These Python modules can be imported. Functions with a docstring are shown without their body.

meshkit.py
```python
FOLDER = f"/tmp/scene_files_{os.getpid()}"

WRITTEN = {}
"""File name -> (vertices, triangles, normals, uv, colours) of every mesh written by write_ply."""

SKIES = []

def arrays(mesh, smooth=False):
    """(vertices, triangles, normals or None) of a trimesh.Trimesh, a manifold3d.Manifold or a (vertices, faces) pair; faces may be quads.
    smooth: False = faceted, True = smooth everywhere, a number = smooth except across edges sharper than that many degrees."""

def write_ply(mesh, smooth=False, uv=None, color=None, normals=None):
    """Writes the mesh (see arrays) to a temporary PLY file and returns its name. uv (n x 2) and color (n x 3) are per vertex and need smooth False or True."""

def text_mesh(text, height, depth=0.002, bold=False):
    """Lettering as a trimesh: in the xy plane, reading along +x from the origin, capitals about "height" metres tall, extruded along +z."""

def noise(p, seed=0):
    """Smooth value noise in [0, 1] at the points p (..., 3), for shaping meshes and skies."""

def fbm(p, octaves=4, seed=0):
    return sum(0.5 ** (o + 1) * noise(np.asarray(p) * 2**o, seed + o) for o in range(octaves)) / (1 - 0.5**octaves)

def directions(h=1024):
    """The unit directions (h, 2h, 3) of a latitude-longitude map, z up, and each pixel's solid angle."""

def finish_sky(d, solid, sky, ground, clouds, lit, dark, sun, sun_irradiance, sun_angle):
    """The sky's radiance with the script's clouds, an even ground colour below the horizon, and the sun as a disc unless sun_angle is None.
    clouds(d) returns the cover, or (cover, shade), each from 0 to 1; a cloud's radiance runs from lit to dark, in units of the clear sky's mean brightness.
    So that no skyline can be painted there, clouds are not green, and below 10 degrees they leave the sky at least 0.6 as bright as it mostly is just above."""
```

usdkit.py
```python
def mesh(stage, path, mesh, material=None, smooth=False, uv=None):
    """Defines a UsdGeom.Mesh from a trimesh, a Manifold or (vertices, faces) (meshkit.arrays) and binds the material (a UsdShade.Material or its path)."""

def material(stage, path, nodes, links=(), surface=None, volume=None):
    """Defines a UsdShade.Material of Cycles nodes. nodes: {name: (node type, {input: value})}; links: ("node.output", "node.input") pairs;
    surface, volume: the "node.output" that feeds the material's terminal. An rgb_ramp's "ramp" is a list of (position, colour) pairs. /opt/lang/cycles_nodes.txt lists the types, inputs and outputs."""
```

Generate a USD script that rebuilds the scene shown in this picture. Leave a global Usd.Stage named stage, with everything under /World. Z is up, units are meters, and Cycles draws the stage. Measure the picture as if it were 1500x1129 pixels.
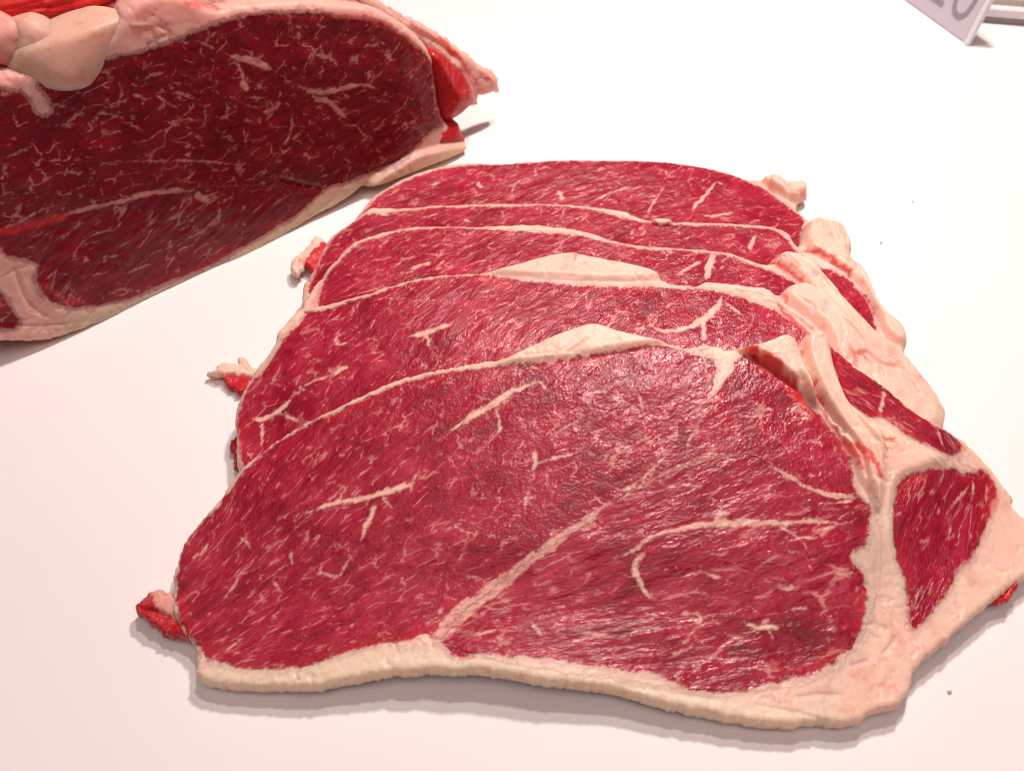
import math, numpy as np, shapely, trimesh, usdkit, meshkit
from pxr import Usd, UsdGeom, UsdLux, UsdShade, Gf, Sdf, Vt
from scipy.spatial import cKDTree
from scipy.sparse import coo_matrix
from scipy.sparse.csgraph import connected_components
from scipy.ndimage import gaussian_filter, map_coordinates

stage = Usd.Stage.CreateInMemory()
UsdGeom.SetStageUpAxis(stage, 'Z'); UsdGeom.SetStageMetersPerUnit(stage, 1.0)
UsdGeom.Xform.Define(stage, '/World')
# ------------------------------------------------------------------ camera (all working lengths are centimetres)
HF, PITCH, CAMH = math.radians(62), math.radians(50), 28.0
FPX = 750 / math.tan(HF / 2)                       # focal length in pixels of the 1500 px wide photograph
CAM = np.array([0, 0, CAMH])
CX, CY, CZ = np.array([1., 0, 0]), np.array([0, math.sin(PITCH), math.cos(PITCH)]), np.array([0, -math.cos(PITCH), math.sin(PITCH)])
cam = UsdGeom.Camera.Define(stage, '/World/camera')
AP = 6.0
cam.CreateHorizontalApertureAttr(AP); cam.CreateVerticalApertureAttr(AP * 770 / 1024)
cam.CreateFocalLengthAttr(AP / 2 / math.tan(HF / 2))
cam.CreateFStopAttr(2.0); cam.CreateFocusDistanceAttr(0.34)
cam.CreateClippingRangeAttr(Gf.Vec2f(0.01, 50)); cam.CreateExposureAttr(0.09)
M4 = np.eye(4); M4[0, :3], M4[1, :3], M4[2, :3], M4[3, :3] = CX, CY, CZ, CAM / 100
cam.AddTransformOp().Set(Gf.Matrix4d(*M4.ravel()))

# ------------------------------------------------------------------ lamps, added fill panels
def disk_lamp(name, pos, target, radius, power, color, cone=None):
    l = UsdLux.DiskLight.Define(stage, '/World/' + name)
    p, t = np.array(pos, float), np.array(target, float)
    z = (p - t) / np.linalg.norm(p - t); x = np.cross([0, 1, 0.01], z); x /= np.linalg.norm(x); y = np.cross(z, x)
    m = np.eye(4); m[0, :3], m[1, :3], m[2, :3], m[3, :3] = x, y, z, p / 100
    l.AddTransformOp().Set(Gf.Matrix4d(*m.ravel()))
    l.CreateRadiusAttr(radius / 100); l.CreateColorAttr(Gf.Vec3f(*color)); l.CreateIntensityAttr(power)
    if cone:
        s = UsdLux.ShapingAPI.Apply(l.GetPrim()); s.CreateShapingConeAngleAttr(cone[0]); s.CreateShapingConeSoftnessAttr(cone[1])
    return l
def rect_lamp(name, pos, target, w, h, power, color):
    l = UsdLux.RectLight.Define(stage, '/World/' + name)
    p, t = np.array(pos, float), np.array(target, float)
    z = (p - t) / np.linalg.norm(p - t); x = np.cross([0, 1, 0.01], z); x /= np.linalg.norm(x); y = np.cross(z, x)
    m = np.eye(4); m[0, :3], m[1, :3], m[2, :3], m[3, :3] = x, y, z, p / 100
    l.AddTransformOp().Set(Gf.Matrix4d(*m.ravel()))
    l.CreateWidthAttr(w / 100); l.CreateHeightAttr(h / 100); l.CreateColorAttr(Gf.Vec3f(*color)); l.CreateIntensityAttr(power)
    return l
disk_lamp('counter_lamp', (18, 58, 66), (4, 28, 0), 3.2, 470, (1.0, 0.86, 0.82))
disk_lamp('counter_lamp_001', (9, 50, 88), (2, 26, 0), 3.4, 235, (1.0, 0.86, 0.82))
rect_lamp('fill_panel', (0, -35, 165), (0, 22, 0), 200, 100, 2.2, (1.0, 0.79, 0.76))  # unseen area light added in front to fill the folds and joint face
rect_lamp('fill_panel_001', (-20, 90, 190), (0, 20, 0), 110, 40, 0.15, (1.0, 0.80, 0.95))  # unseen purple-tinted area light added for a sheen on the meat

# ------------------------------------------------------------------ materials
L = '/World/Looks/'
UsdGeom.Scope.Define(stage, '/World/Looks')
def beef(name, dark, mid, light, fatw, fatb, spec=0.5, marb=0.6, bump=1.0, sc=1.0, net=0.36, sss=0.40, vhi=0.85, fl=0.22):
    """Raw beef: primvar feat = (fat field, its edge at 0.5; red stains and painted red glow; warm fat), primvar fib = coordinates along / across the fibres, cm."""
    N = lambda sx, sy, sz: ('mapping', {'scale': (sx * sc, sy * sc, sz)})
    n = {
        'feat': ('attribute', {'attribute': 'feat'}), 'sep': ('separate_color', {}), 'fib': ('attribute', {'attribute': 'fib'}),
        'm1': N(1.9, 4.2, 3), 'n1': ('noise_texture', {'scale': 1.0, 'detail': 4.0, 'roughness': 0.6}),
        'm2': N(4.2, 6.5, 5), 'n2': ('noise_texture', {'scale': 1.0, 'detail': 3.0, 'roughness': 0.55, 'distortion': 0.8}),
        'big': ('noise_texture', {'scale': 0.7, 'detail': 3.0, 'roughness': 0.6}),
        'bundle': ('noise_texture', {'scale': 2.1, 'detail': 2.0, 'roughness': 0.5, 'distortion': 0.7}),
        'lf1': ('math', {'math_type': 'multiply_add', 'value2': 0.45, 'value3': -0.02}), 'lf2': ('math', {'math_type': 'multiply_add', 'value2': 0.35}), 'lf3': ('math', {'math_type': 'multiply_add', 'value2': 0.25}),
        'lean': ('rgb_ramp', {'ramp': [(0.32, dark), (0.5, mid), (0.68, light)]}),
        # traced fat and veins, their edge frayed
        'mf': N(5, 7, 6), 'nf': ('noise_texture', {'scale': 1.0, 'detail': 4.0, 'roughness': 0.7}),
        'fld': ('math', {'math_type': 'multiply_add', 'value2': 0.56}), 'fl2': ('math', {'math_type': 'subtract', 'value2': 0.28}),
        'f0': ('map_range', {'range_type': 'smoothstep', 'from_min': 0.42, 'from_max': 0.60}),
        'op': ('map_range', {'from_min': 0.49, 'from_max': 0.68, 'to_min': 0.42 * vhi, 'to_max': vhi, 'clamp': True}), 'op2': ('map_range', {'range_type': 'smoothstep', 'from_min': 0.73, 'from_max': 0.95}), 'opm': ('math', {'math_type': 'maximum'}), 'f': ('math', {'math_type': 'multiply'}),
        # fine marbling: a broken net of threads between the bundles, and flecks
        'mv': N(1.15, 2.0, 1.3), 'wn': ('noise_texture', {'scale': 1.3, 'detail': 4.0, 'roughness': 0.6}), 'wv': ('vector_math', {'math_type': 'scale', 'scale': 0.9}), 'wa': ('vector_math', {'math_type': 'add'}),
        'vor': ('voronoi_texture', {'feature': 'distance_to_edge', 'scale': 1.0, 'randomness': 1.0}),
        'net': ('map_range', {'range_type': 'smoothstep', 'from_min': 0.012, 'from_max': 0.075, 'to_min': net, 'to_max': 0.0}),
        'nmask': ('map_range', {'range_type': 'smoothstep', 'from_min': 0.47, 'from_max': 0.64, 'to_min': 0.0, 'to_max': 1.0}), 'net2': ('math', {'math_type': 'multiply'}),
        'mm': ('map_range', {'range_type': 'smoothstep', 'from_min': marb, 'from_max': marb + 0.13, 'to_min': 0.0, 'to_max': fl}),
        'bigm': ('map_range', {'range_type': 'smoothstep', 'from_min': 0.44, 'from_max': 0.64, 'to_min': 0.08, 'to_max': 1.15}), 'mmx': ('math', {'math_type': 'multiply'}),
        'mx1': ('math', {'math_type': 'maximum'}), 'fat': ('math', {'math_type': 'maximum'}),
        'fno': ('noise_texture', {'scale': 1.6, 'detail': 5.0, 'roughness': 0.65}),
        'fw': ('mix_color', {'blend_type': 'mix', 'a': fatw, 'b': fatb}),
        'fdirt': ('rgb_ramp', {'ramp': [(0.25, (0.86, 0.62, 0.56)), (0.48, (1, 1, 1)), (0.75, (1.0, 0.95, 0.90))]}),
        'fcol': ('mix_color', {'blend_type': 'multiply', 'fac': 0.9}),
        'base': ('mix_color', {'blend_type': 'mix'}), 'blood': ('mix_color', {'blend_type': 'mix', 'b': (0.64, 0.026, 0.024)}),  # red of stains, brightened to paint translucent glow into the colour
        # wet grain: soft granules of about a millimetre, glossier in some patches than in others
        'm3': N(10.5, 15.5, 6), 'gw': ('noise_texture', {'scale': 1.6, 'detail': 2.0}), 'gv': ('vector_math', {'math_type': 'scale', 'scale': 1.2}), 'ga': ('vector_math', {'math_type': 'add'}),
        'gr': ('voronoi_texture', {'feature': 'smooth_f1', 'smoothness': 0.6, 'scale': 1.0}), 'inv': ('math', {'math_type': 'multiply', 'value2': -1.0}),
        'gn': ('noise_texture', {'scale': 0.55, 'detail': 1.0}), 'hs': ('math', {'math_type': 'multiply_add', 'value2': 1.3}),
        'hc': ('math', {'math_type': 'subtract', 'value2': 0.25}), 'hk': ('map_range', {'from_min': 0.0, 'from_max': 1.0, 'to_min': 1.0, 'to_max': 0.45}), 'hh': ('math', {'math_type': 'multiply'}),
        'bmp': ('bump', {'strength': 1.0, 'distance': 0.00016 * bump}),
        'rl': ('map_range', {'from_min': 0.38, 'from_max': 0.62, 'to_min': 0.34, 'to_max': 0.19, 'clamp': True}), 'rough': ('mix_float', {'b': 0.42}),
        'sw': ('map_range', {'from_min': 0.0, 'from_max': 1.0, 'to_min': 0.10 if sss else 0.0, 'to_max': sss}),
        'p': ('principled_bsdf', {'specular_ior_level': spec, 'subsurface_radius': (1.0, 0.32, 0.22), 'subsurface_scale': 0.0020}),
    }
    k = [('feat.color', 'sep.color')] + [('fib.vector', x + '.vector') for x in ('m1', 'm2', 'm3', 'mf', 'mv', 'big', 'bundle', 'fno')]
    k += [('m1.vector', 'n1.vector'), ('m2.vector', 'n2.vector'), ('mf.vector', 'nf.vector'),
          ('big.fac', 'lf1.value1'), ('bundle.fac', 'lf2.value1'), ('lf1.value', 'lf2.value3'), ('n1.fac', 'lf3.value1'), ('lf2.value', 'lf3.value3'), ('lf3.value', 'lean.fac'),
          ('nf.fac', 'fld.value1'), ('sep.r', 'fld.value3'), ('fld.value', 'fl2.value1'), ('fl2.value', 'f0.value'), ('fl2.value', 'op.value'), ('f0.result', 'f.value1'), ('op.result', 'opm.value1'), ('fl2.value', 'op2.value'), ('op2.result', 'opm.value2'), ('opm.value', 'f.value2'),
          ('mv.vector', 'wn.vector'), ('wn.color', 'wv.vector1'), ('mv.vector', 'wa.vector1'), ('wv.vector', 'wa.vector2'), ('wa.vector', 'vor.vector'), ('vor.distance', 'net.value'),
          ('bundle.fac', 'nmask.value'), ('net.result', 'net2.value1'), ('nmask.result', 'net2.value2'),
          ('n2.fac', 'mm.value'), ('big.fac', 'bigm.value'), ('mm.result', 'mmx.value1'), ('bigm.result', 'mmx.value2'),
          ('mmx.value', 'mx1.value1'), ('net2.value', 'mx1.value2'), ('mx1.value', 'fat.value1'), ('f.value', 'fat.value2'),
          ('sep.b', 'fw.fac'), ('fno.fac', 'fdirt.fac'), ('fw.result', 'fcol.a'), ('fdirt.color', 'fcol.b'),
          ('fat.value', 'base.fac'), ('lean.color', 'base.a'), ('fcol.result', 'base.b'), ('sep.g', 'blood.fac'), ('base.result', 'blood.a'), ('blood.result', 'p.base_color'),
          ('m3.vector', 'gw.vector'), ('gw.color', 'gv.vector1'), ('m3.vector', 'ga.vector1'), ('gv.vector', 'ga.vector2'), ('ga.vector', 'gr.vector'), ('gr.distance', 'inv.value1'), ('m3.vector', 'gn.vector'),
          ('gn.fac', 'hs.value1'), ('inv.value', 'hs.value3'), ('f0.result', 'hk.value'), ('hs.value', 'hc.value1'), ('hc.value', 'hh.value1'), ('hk.result', 'hh.value2'), ('hh.value', 'bmp.height'), ('bmp.normal', 'p.normal'),
          ('bundle.fac', 'rl.value'), ('rl.result', 'rough.a'), ('f0.result', 'rough.fac'), ('rough.result', 'p.roughness'), ('f0.result', 'sw.value'), ('sw.result', 'p.subsurface_weight')]
    return usdkit.material(stage, L + name, n, k, surface='p.BSDF')
FATW, FATB = (0.84, 0.51, 0.41), (0.82, 0.64, 0.47)
LEANC = ((0.165, 0.0025, 0.010), (0.325, 0.008, 0.030), (0.48, 0.034, 0.070))
M_BEEF = beef('raw_beef', *LEANC, FATW, FATB, spec=0.30)
M_VEIN = beef('raw_beef_vein', *LEANC, FATW, FATB, spec=0.30, sss=0.0)
JOINTA = ((0.10, 0.002, 0.006), (0.165, 0.0035, 0.011), (0.25, 0.011, 0.023), (0.74, 0.38, 0.33), (0.60, 0.42, 0.30))  # darker than the steaks: the dim light on the joint, put into colour
M_JOINT = beef('raw_beef_joint', *JOINTA, marb=0.66, spec=0.25, bump=0.5, sc=0.8, net=0.34, vhi=0.55, fl=0.16)
M_JVEIN = beef('raw_beef_joint_vein', *JOINTA, marb=0.66, spec=0.25, bump=0.5, sc=0.8, net=0.34, vhi=0.55, fl=0.16, sss=0.0)
NOSSS = {M_BEEF.GetPath(): M_VEIN, M_JOINT.GetPath(): M_JVEIN}
def plain(name, color, rough=0.5, spec=0.5, noise=None, metal=0.0):
    n = {'p': ('principled_bsdf', {'base_color': color, 'roughness': rough, 'specular_ior_level': spec, 'metallic': metal})}
    k = []
    if noise:
        sc, c2, bd = noise
        n |= {'g': ('geometry', {}), 'n': ('noise_texture', {'scale': sc, 'detail': 4.0}), 'r': ('rgb_ramp', {'ramp': [(0.35, color), (0.7, c2)]}), 'b': ('bump', {'strength': 0.3, 'distance': bd})}
        k = [('g.position', 'n.vector'), ('n.fac', 'r.fac'), ('r.color', 'p.base_color'), ('n.fac', 'b.height'), ('b.normal', 'p.normal')]
    return usdkit.material(stage, L + name, n, k, surface='p.BSDF')
M_COUNTER = plain('white_counter', (0.80, 0.775, 0.755), 0.6, 0.2, (9.0, (0.815, 0.795, 0.78), 0.0003))
M_CARD = plain('sign_card', (0.62, 0.56, 0.62), 0.5)
M_INK = plain('sign_ink', (0.30, 0.27, 0.33), 0.6)
M_SLEEVE = plain('sign_sleeve', (0.80, 0.78, 0.82), 0.2)
M_TRAY = plain('tray_steel', (0.46, 0.41, 0.36), 0.35, 0.5, (25.0, (0.56, 0.50, 0.44), 0.0002))
M_TRIM = plain('tray_rim', (0.78, 0.74, 0.74), 0.3)
M_GAP = plain('tray_foot_shaded', (0.30, 0.25, 0.25), 0.7)  # dark colour stands for the shadow gap under the rim
M_SPECK = plain('crumb', (0.66, 0.60, 0.57), 0.6)

# ------------------------------------------------------------------ naming helpers
used = {}
def numbered(parent, name):
    k = (parent, name); used[k] = used.get(k, -1) + 1
    return f'{parent}/{name}' + (f'_{used[k]:03d}' if used[k] else '')
def tag(prim, **kw):
    for k, v in kw.items():
        if v: prim.SetCustomDataByKey(k, v)
def thing(name, label, category, group=None, origin=(0, 0, 0)):
    p = numbered('/World', name)
    x = UsdGeom.Xform.Define(stage, p); x.AddTranslateOp().Set(Gf.Vec3d(*[float(c) / 100 for c in origin]))
    tag(x.GetPrim(), label=label, category=category, group=group)
    return p, np.array(origin, float)
def put(parent, name, v, f, material, normals=None, feat=None, fib=None, label=None):
    path, org = (parent if parent else ('/World', np.zeros(3)))
    p = numbered(path, name)
    m = UsdGeom.Mesh.Define(stage, p)
    m.CreatePointsAttr(Vt.Vec3fArray.FromNumpy(((v - org) / 100).astype(np.float32)))
    m.CreateFaceVertexCountsAttr(Vt.IntArray.FromNumpy(np.full(len(f), 3, np.int32)))
    m.CreateFaceVertexIndicesAttr(Vt.IntArray.FromNumpy(np.ascontiguousarray(f).astype(np.int32).ravel()))
    m.CreateSubdivisionSchemeAttr('none')
    if normals is not None:
        m.CreateNormalsAttr(Vt.Vec3fArray.FromNumpy(normals.astype(np.float32))); m.SetNormalsInterpolation('vertex')
    api = UsdGeom.PrimvarsAPI(m)
    for nm, a in (('feat', feat), ('fib', fib)):
        if a is not None: api.CreatePrimvar(nm, Sdf.ValueTypeNames.Float3Array, 'vertex').Set(Vt.Vec3fArray.FromNumpy(a.astype(np.float32)))
    UsdShade.MaterialBindingAPI.Apply(m.GetPrim()).Bind(material)
    if label: tag(m.GetPrim(), label=label)
    return m.GetPrim()

# ------------------------------------------------------------------ geometry helpers
class Frame:
    def __init__(s, O=(0, 0, 0), R=np.eye(3)):
        s.O, s.R = np.array(O, float), np.array(R, float)
        s.cam = s.R @ (CAM - s.O)
    def rays(s, px):
        px = np.asarray(px, float).reshape(-1, 2)
        d = ((px[:, :1] - 750) * CX - (px[:, 1:] - 564.5) * CY) / FPX - CZ
        return d @ s.R.T
    def at(s, px, T=None, iters=7):
        """The points (x, y, height) of this frame that pixels of the photograph show, on the surface height T(x, y)."""
        d = s.rays(px); z = np.zeros(len(d))
        for _ in range(iters):
            P = s.cam + d * ((z - s.cam[2]) / d[:, 2])[:, None]
            if T is None: break
            z = z + 0.8 * (np.clip(T(P[:, :2]), -3, 8) - z)
        return P
    def world(s, P):
        return P @ s.R + s.O
TABLE = Frame()
def ground(x, y): return TABLE.at([(x, y)])[0]
def sstep(x, a, b):
    t = np.clip((x - a) / (b - a), 0, 1); return t * t * (3 - 2 * t)
def noise2(xy, f, seed, octv=3):
    return meshkit.fbm(np.column_stack([xy * f, np.full(len(xy), seed * 7.31)]), octv, seed) - 0.5
def dense(P, step, closed=False):
    P = np.asarray(P, float)
    if closed: P = np.vstack([P, P[:1]])
    out = []
    for a, b in zip(P[:-1], P[1:]):
        n = max(1, int(np.linalg.norm(b[:2] - a[:2]) / step)); out.append(a + (b - a) * (np.arange(n) / n)[:, None])
    if not closed: out.append(P[-1:])
    return np.vstack(out)
def chaikin(P, n=2, closed=True):
    P = np.asarray(P, float)
    for _ in range(n):
        Q = np.roll(P, -1, 0) if closed else P[1:]
        A = P if closed else P[:-1]
        R = np.empty((2 * len(A), P.shape[1])); R[0::2] = 0.75 * A + 0.25 * Q; R[1::2] = 0.25 * A + 0.75 * Q
        P = R if closed else np.vstack([P[:1], R, P[-1:]])
    return P
class Poly:
    """A traced outline as a polygon of a frame, with its signed distance (inside positive)."""
    def __init__(s, local, step=0.03):
        p = shapely.Polygon(local)
        if not p.is_valid:
            p = p.buffer(0)
            if p.geom_type != 'Polygon': p = max(p.geoms, key=lambda g: g.area)
        s.p = p; s.ring = dense(np.array(p.exterior.coords)[:-1], step, True); s.tree = cKDTree(s.ring); shapely.prepare(s.p)
    def sd(s, xy):
        d, _ = s.tree.query(xy, distance_upper_bound=3.0)
        d = np.minimum(d, 3.0)
        return np.where(shapely.contains_xy(s.p, xy[:, 0], xy[:, 1]), d, -d)

def vein_samples(frame, T, veins):
    """veins: (pixel points, width in px, strength). Returns sample points, radii (cm) and strengths."""
    Q, R, S = [], [], []
    for pts, w, st in veins:
        P = frame.at(chaikin(pts, 2, False), T)
        depth = (frame.world(P) - CAM) @ -CZ
        w = np.interp(np.linspace(0, 1, len(P)), np.linspace(0, 1, np.size(w)), np.atleast_1d(w)); w = w * np.where(w < 5, 1.6, 1.15) * depth / FPX / 2
        d = dense(np.column_stack([P[:, :2], w]), 0.03)
        t = np.linspace(0, 1, len(d)); tap = np.clip(np.minimum(t, 1 - t) * 6, 0.12, 1)
        Q.append(d[:, :2]); R.append(np.maximum(d[:, 2] * tap, 0.012)); S.append(np.full(len(d), st))
    return Q, R, S
def random_flecks(poly, n, seed, direction, length=(0.1, 0.5), width=(0.012, 0.045), strength=(0.25, 0.65), branchy=0.45, jit=0.45):
    """Short wavering marbling strokes inside a polygon, along direction(xy) (radians)."""
    r = np.random.default_rng(seed); Q, R, S = [], [], []
    x0, y0, x1, y1 = poly.p.bounds; made = 0
    while made < n:
        c = np.array([r.uniform(x0, x1), r.uniform(y0, y1)])
        if not shapely.contains_xy(poly.p, *c): continue
        made += 1
        a0 = float(direction(c[None])[0]) + r.normal(0, jit); w = r.uniform(*width) * r.uniform(0.6, 1.3); st = r.uniform(*strength)
        arms = [(a0, r.uniform(*length))]
        if r.random() < branchy: arms += [(a0 + r.choice([-1, 1]) * r.uniform(0.8, 1.6), r.uniform(*length) * 0.6), (a0 + math.pi + r.normal(0, 0.5), r.uniform(*length) * 0.7)]
        for a, ln in arms:
            k = max(3, int(ln / 0.03)); ang = a + np.cumsum(r.normal(0, 0.16, k))
            p = c + np.cumsum(np.column_stack([np.cos(ang), np.sin(ang)]) * 0.03, 0)
            t = np.linspace(0, 1, k); Q.append(p); R.append(w * (1.05 - t) * (0.8 + 0.5 * r.random(k))); S.append(np.full(k, st))
    return Q, R, S

def grid_sheet(poly, h, rag=0.0, seed=0):
    """A triangle grid cut exactly to the outline. Returns xy, faces, boundary edges, nearest-outline distance."""
    ring = poly.ring
    if rag:
        nx = np.roll(ring, -3, 0) - np.roll(ring, 3, 0); nx = np.column_stack([nx[:, 1], -nx[:, 0]]); nx /= np.maximum(np.linalg.norm(nx, axis=1), 1e-9)[:, None]
        ring = ring + nx * (rag * (noise2(ring, 4.0, seed, 3) + 0.6 * noise2(ring, 13.0, seed + 5, 2)) * 2)[:, None]
        pc = shapely.Polygon(ring).buffer(0).buffer(-0.035).buffer(0.035)
        if pc.geom_type != 'Polygon': pc = max(pc.geoms, key=lambda q_: q_.area)
        poly = Poly(np.array(pc.exterior.coords)[:-1], 0.03)
    x0, y0, x1, y1 = poly.p.bounds
    nx, ny = int((x1 - x0) / h) + 4, int((y1 - y0) / h) + 4
    X, Y = np.meshgrid(x0 - h + h * np.arange(nx), y0 - h + h * np.arange(ny), indexing='ij')
    xy = np.column_stack([X.ravel(), Y.ravel()])
    d, j = poly.tree.query(xy); ins = shapely.contains_xy(poly.p, xy[:, 0], xy[:, 1])
    I = np.arange(nx * ny).reshape(nx, ny); q = np.stack([I[:-1, :-1], I[1:, :-1], I[1:, 1:], I[:-1, 1:]], -1).reshape(-1, 4)
    flip = (np.add.outer(np.arange(nx - 1), np.arange(ny - 1)) % 2).ravel().astype(bool)
    f = np.vstack([q[~flip][:, [0, 1, 2]], q[~flip][:, [0, 2, 3]], q[flip][:, [0, 1, 3]], q[flip][:, [1, 2, 3]]])
    n_in = ins[f].sum(1); out_d = np.where(ins[f], 0, d[f]).max(1)
    f = f[((n_in >= 2) | ((n_in == 1) & (out_d < 0.75 * h))) & (out_d < 1.5 * h)]
    snap = np.zeros(len(xy), bool); snap[np.unique(f)] = True; snap &= ~ins
    near = np.zeros(len(xy), bool); near[np.unique(f)] = True; near &= ins & (d < 0.25 * h)
    xy[snap] = poly.ring[j[snap]]; d[snap] = 0
    u, inv = np.unique(f, return_inverse=True); f = inv.reshape(-1, 3); xy, d = xy[u], d[u]
    a = xy[f]; area = np.cross(a[:, 1] - a[:, 0], a[:, 2] - a[:, 0]); f = f[np.abs(area) > 1e-9]; area = area[np.abs(area) > 1e-9]
    f[area < 0] = f[area < 0][:, ::-1]
    e = np.vstack([f[:, [0, 1]], f[:, [1, 2]], f[:, [2, 0]]]); key = np.sort(e, 1); key = key[:, 0] * len(xy) + key[:, 1]
    uk, first, cnt = np.unique(key, return_index=True, return_counts=True)
    return xy, f, e[first[cnt == 1]], d, poly

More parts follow.
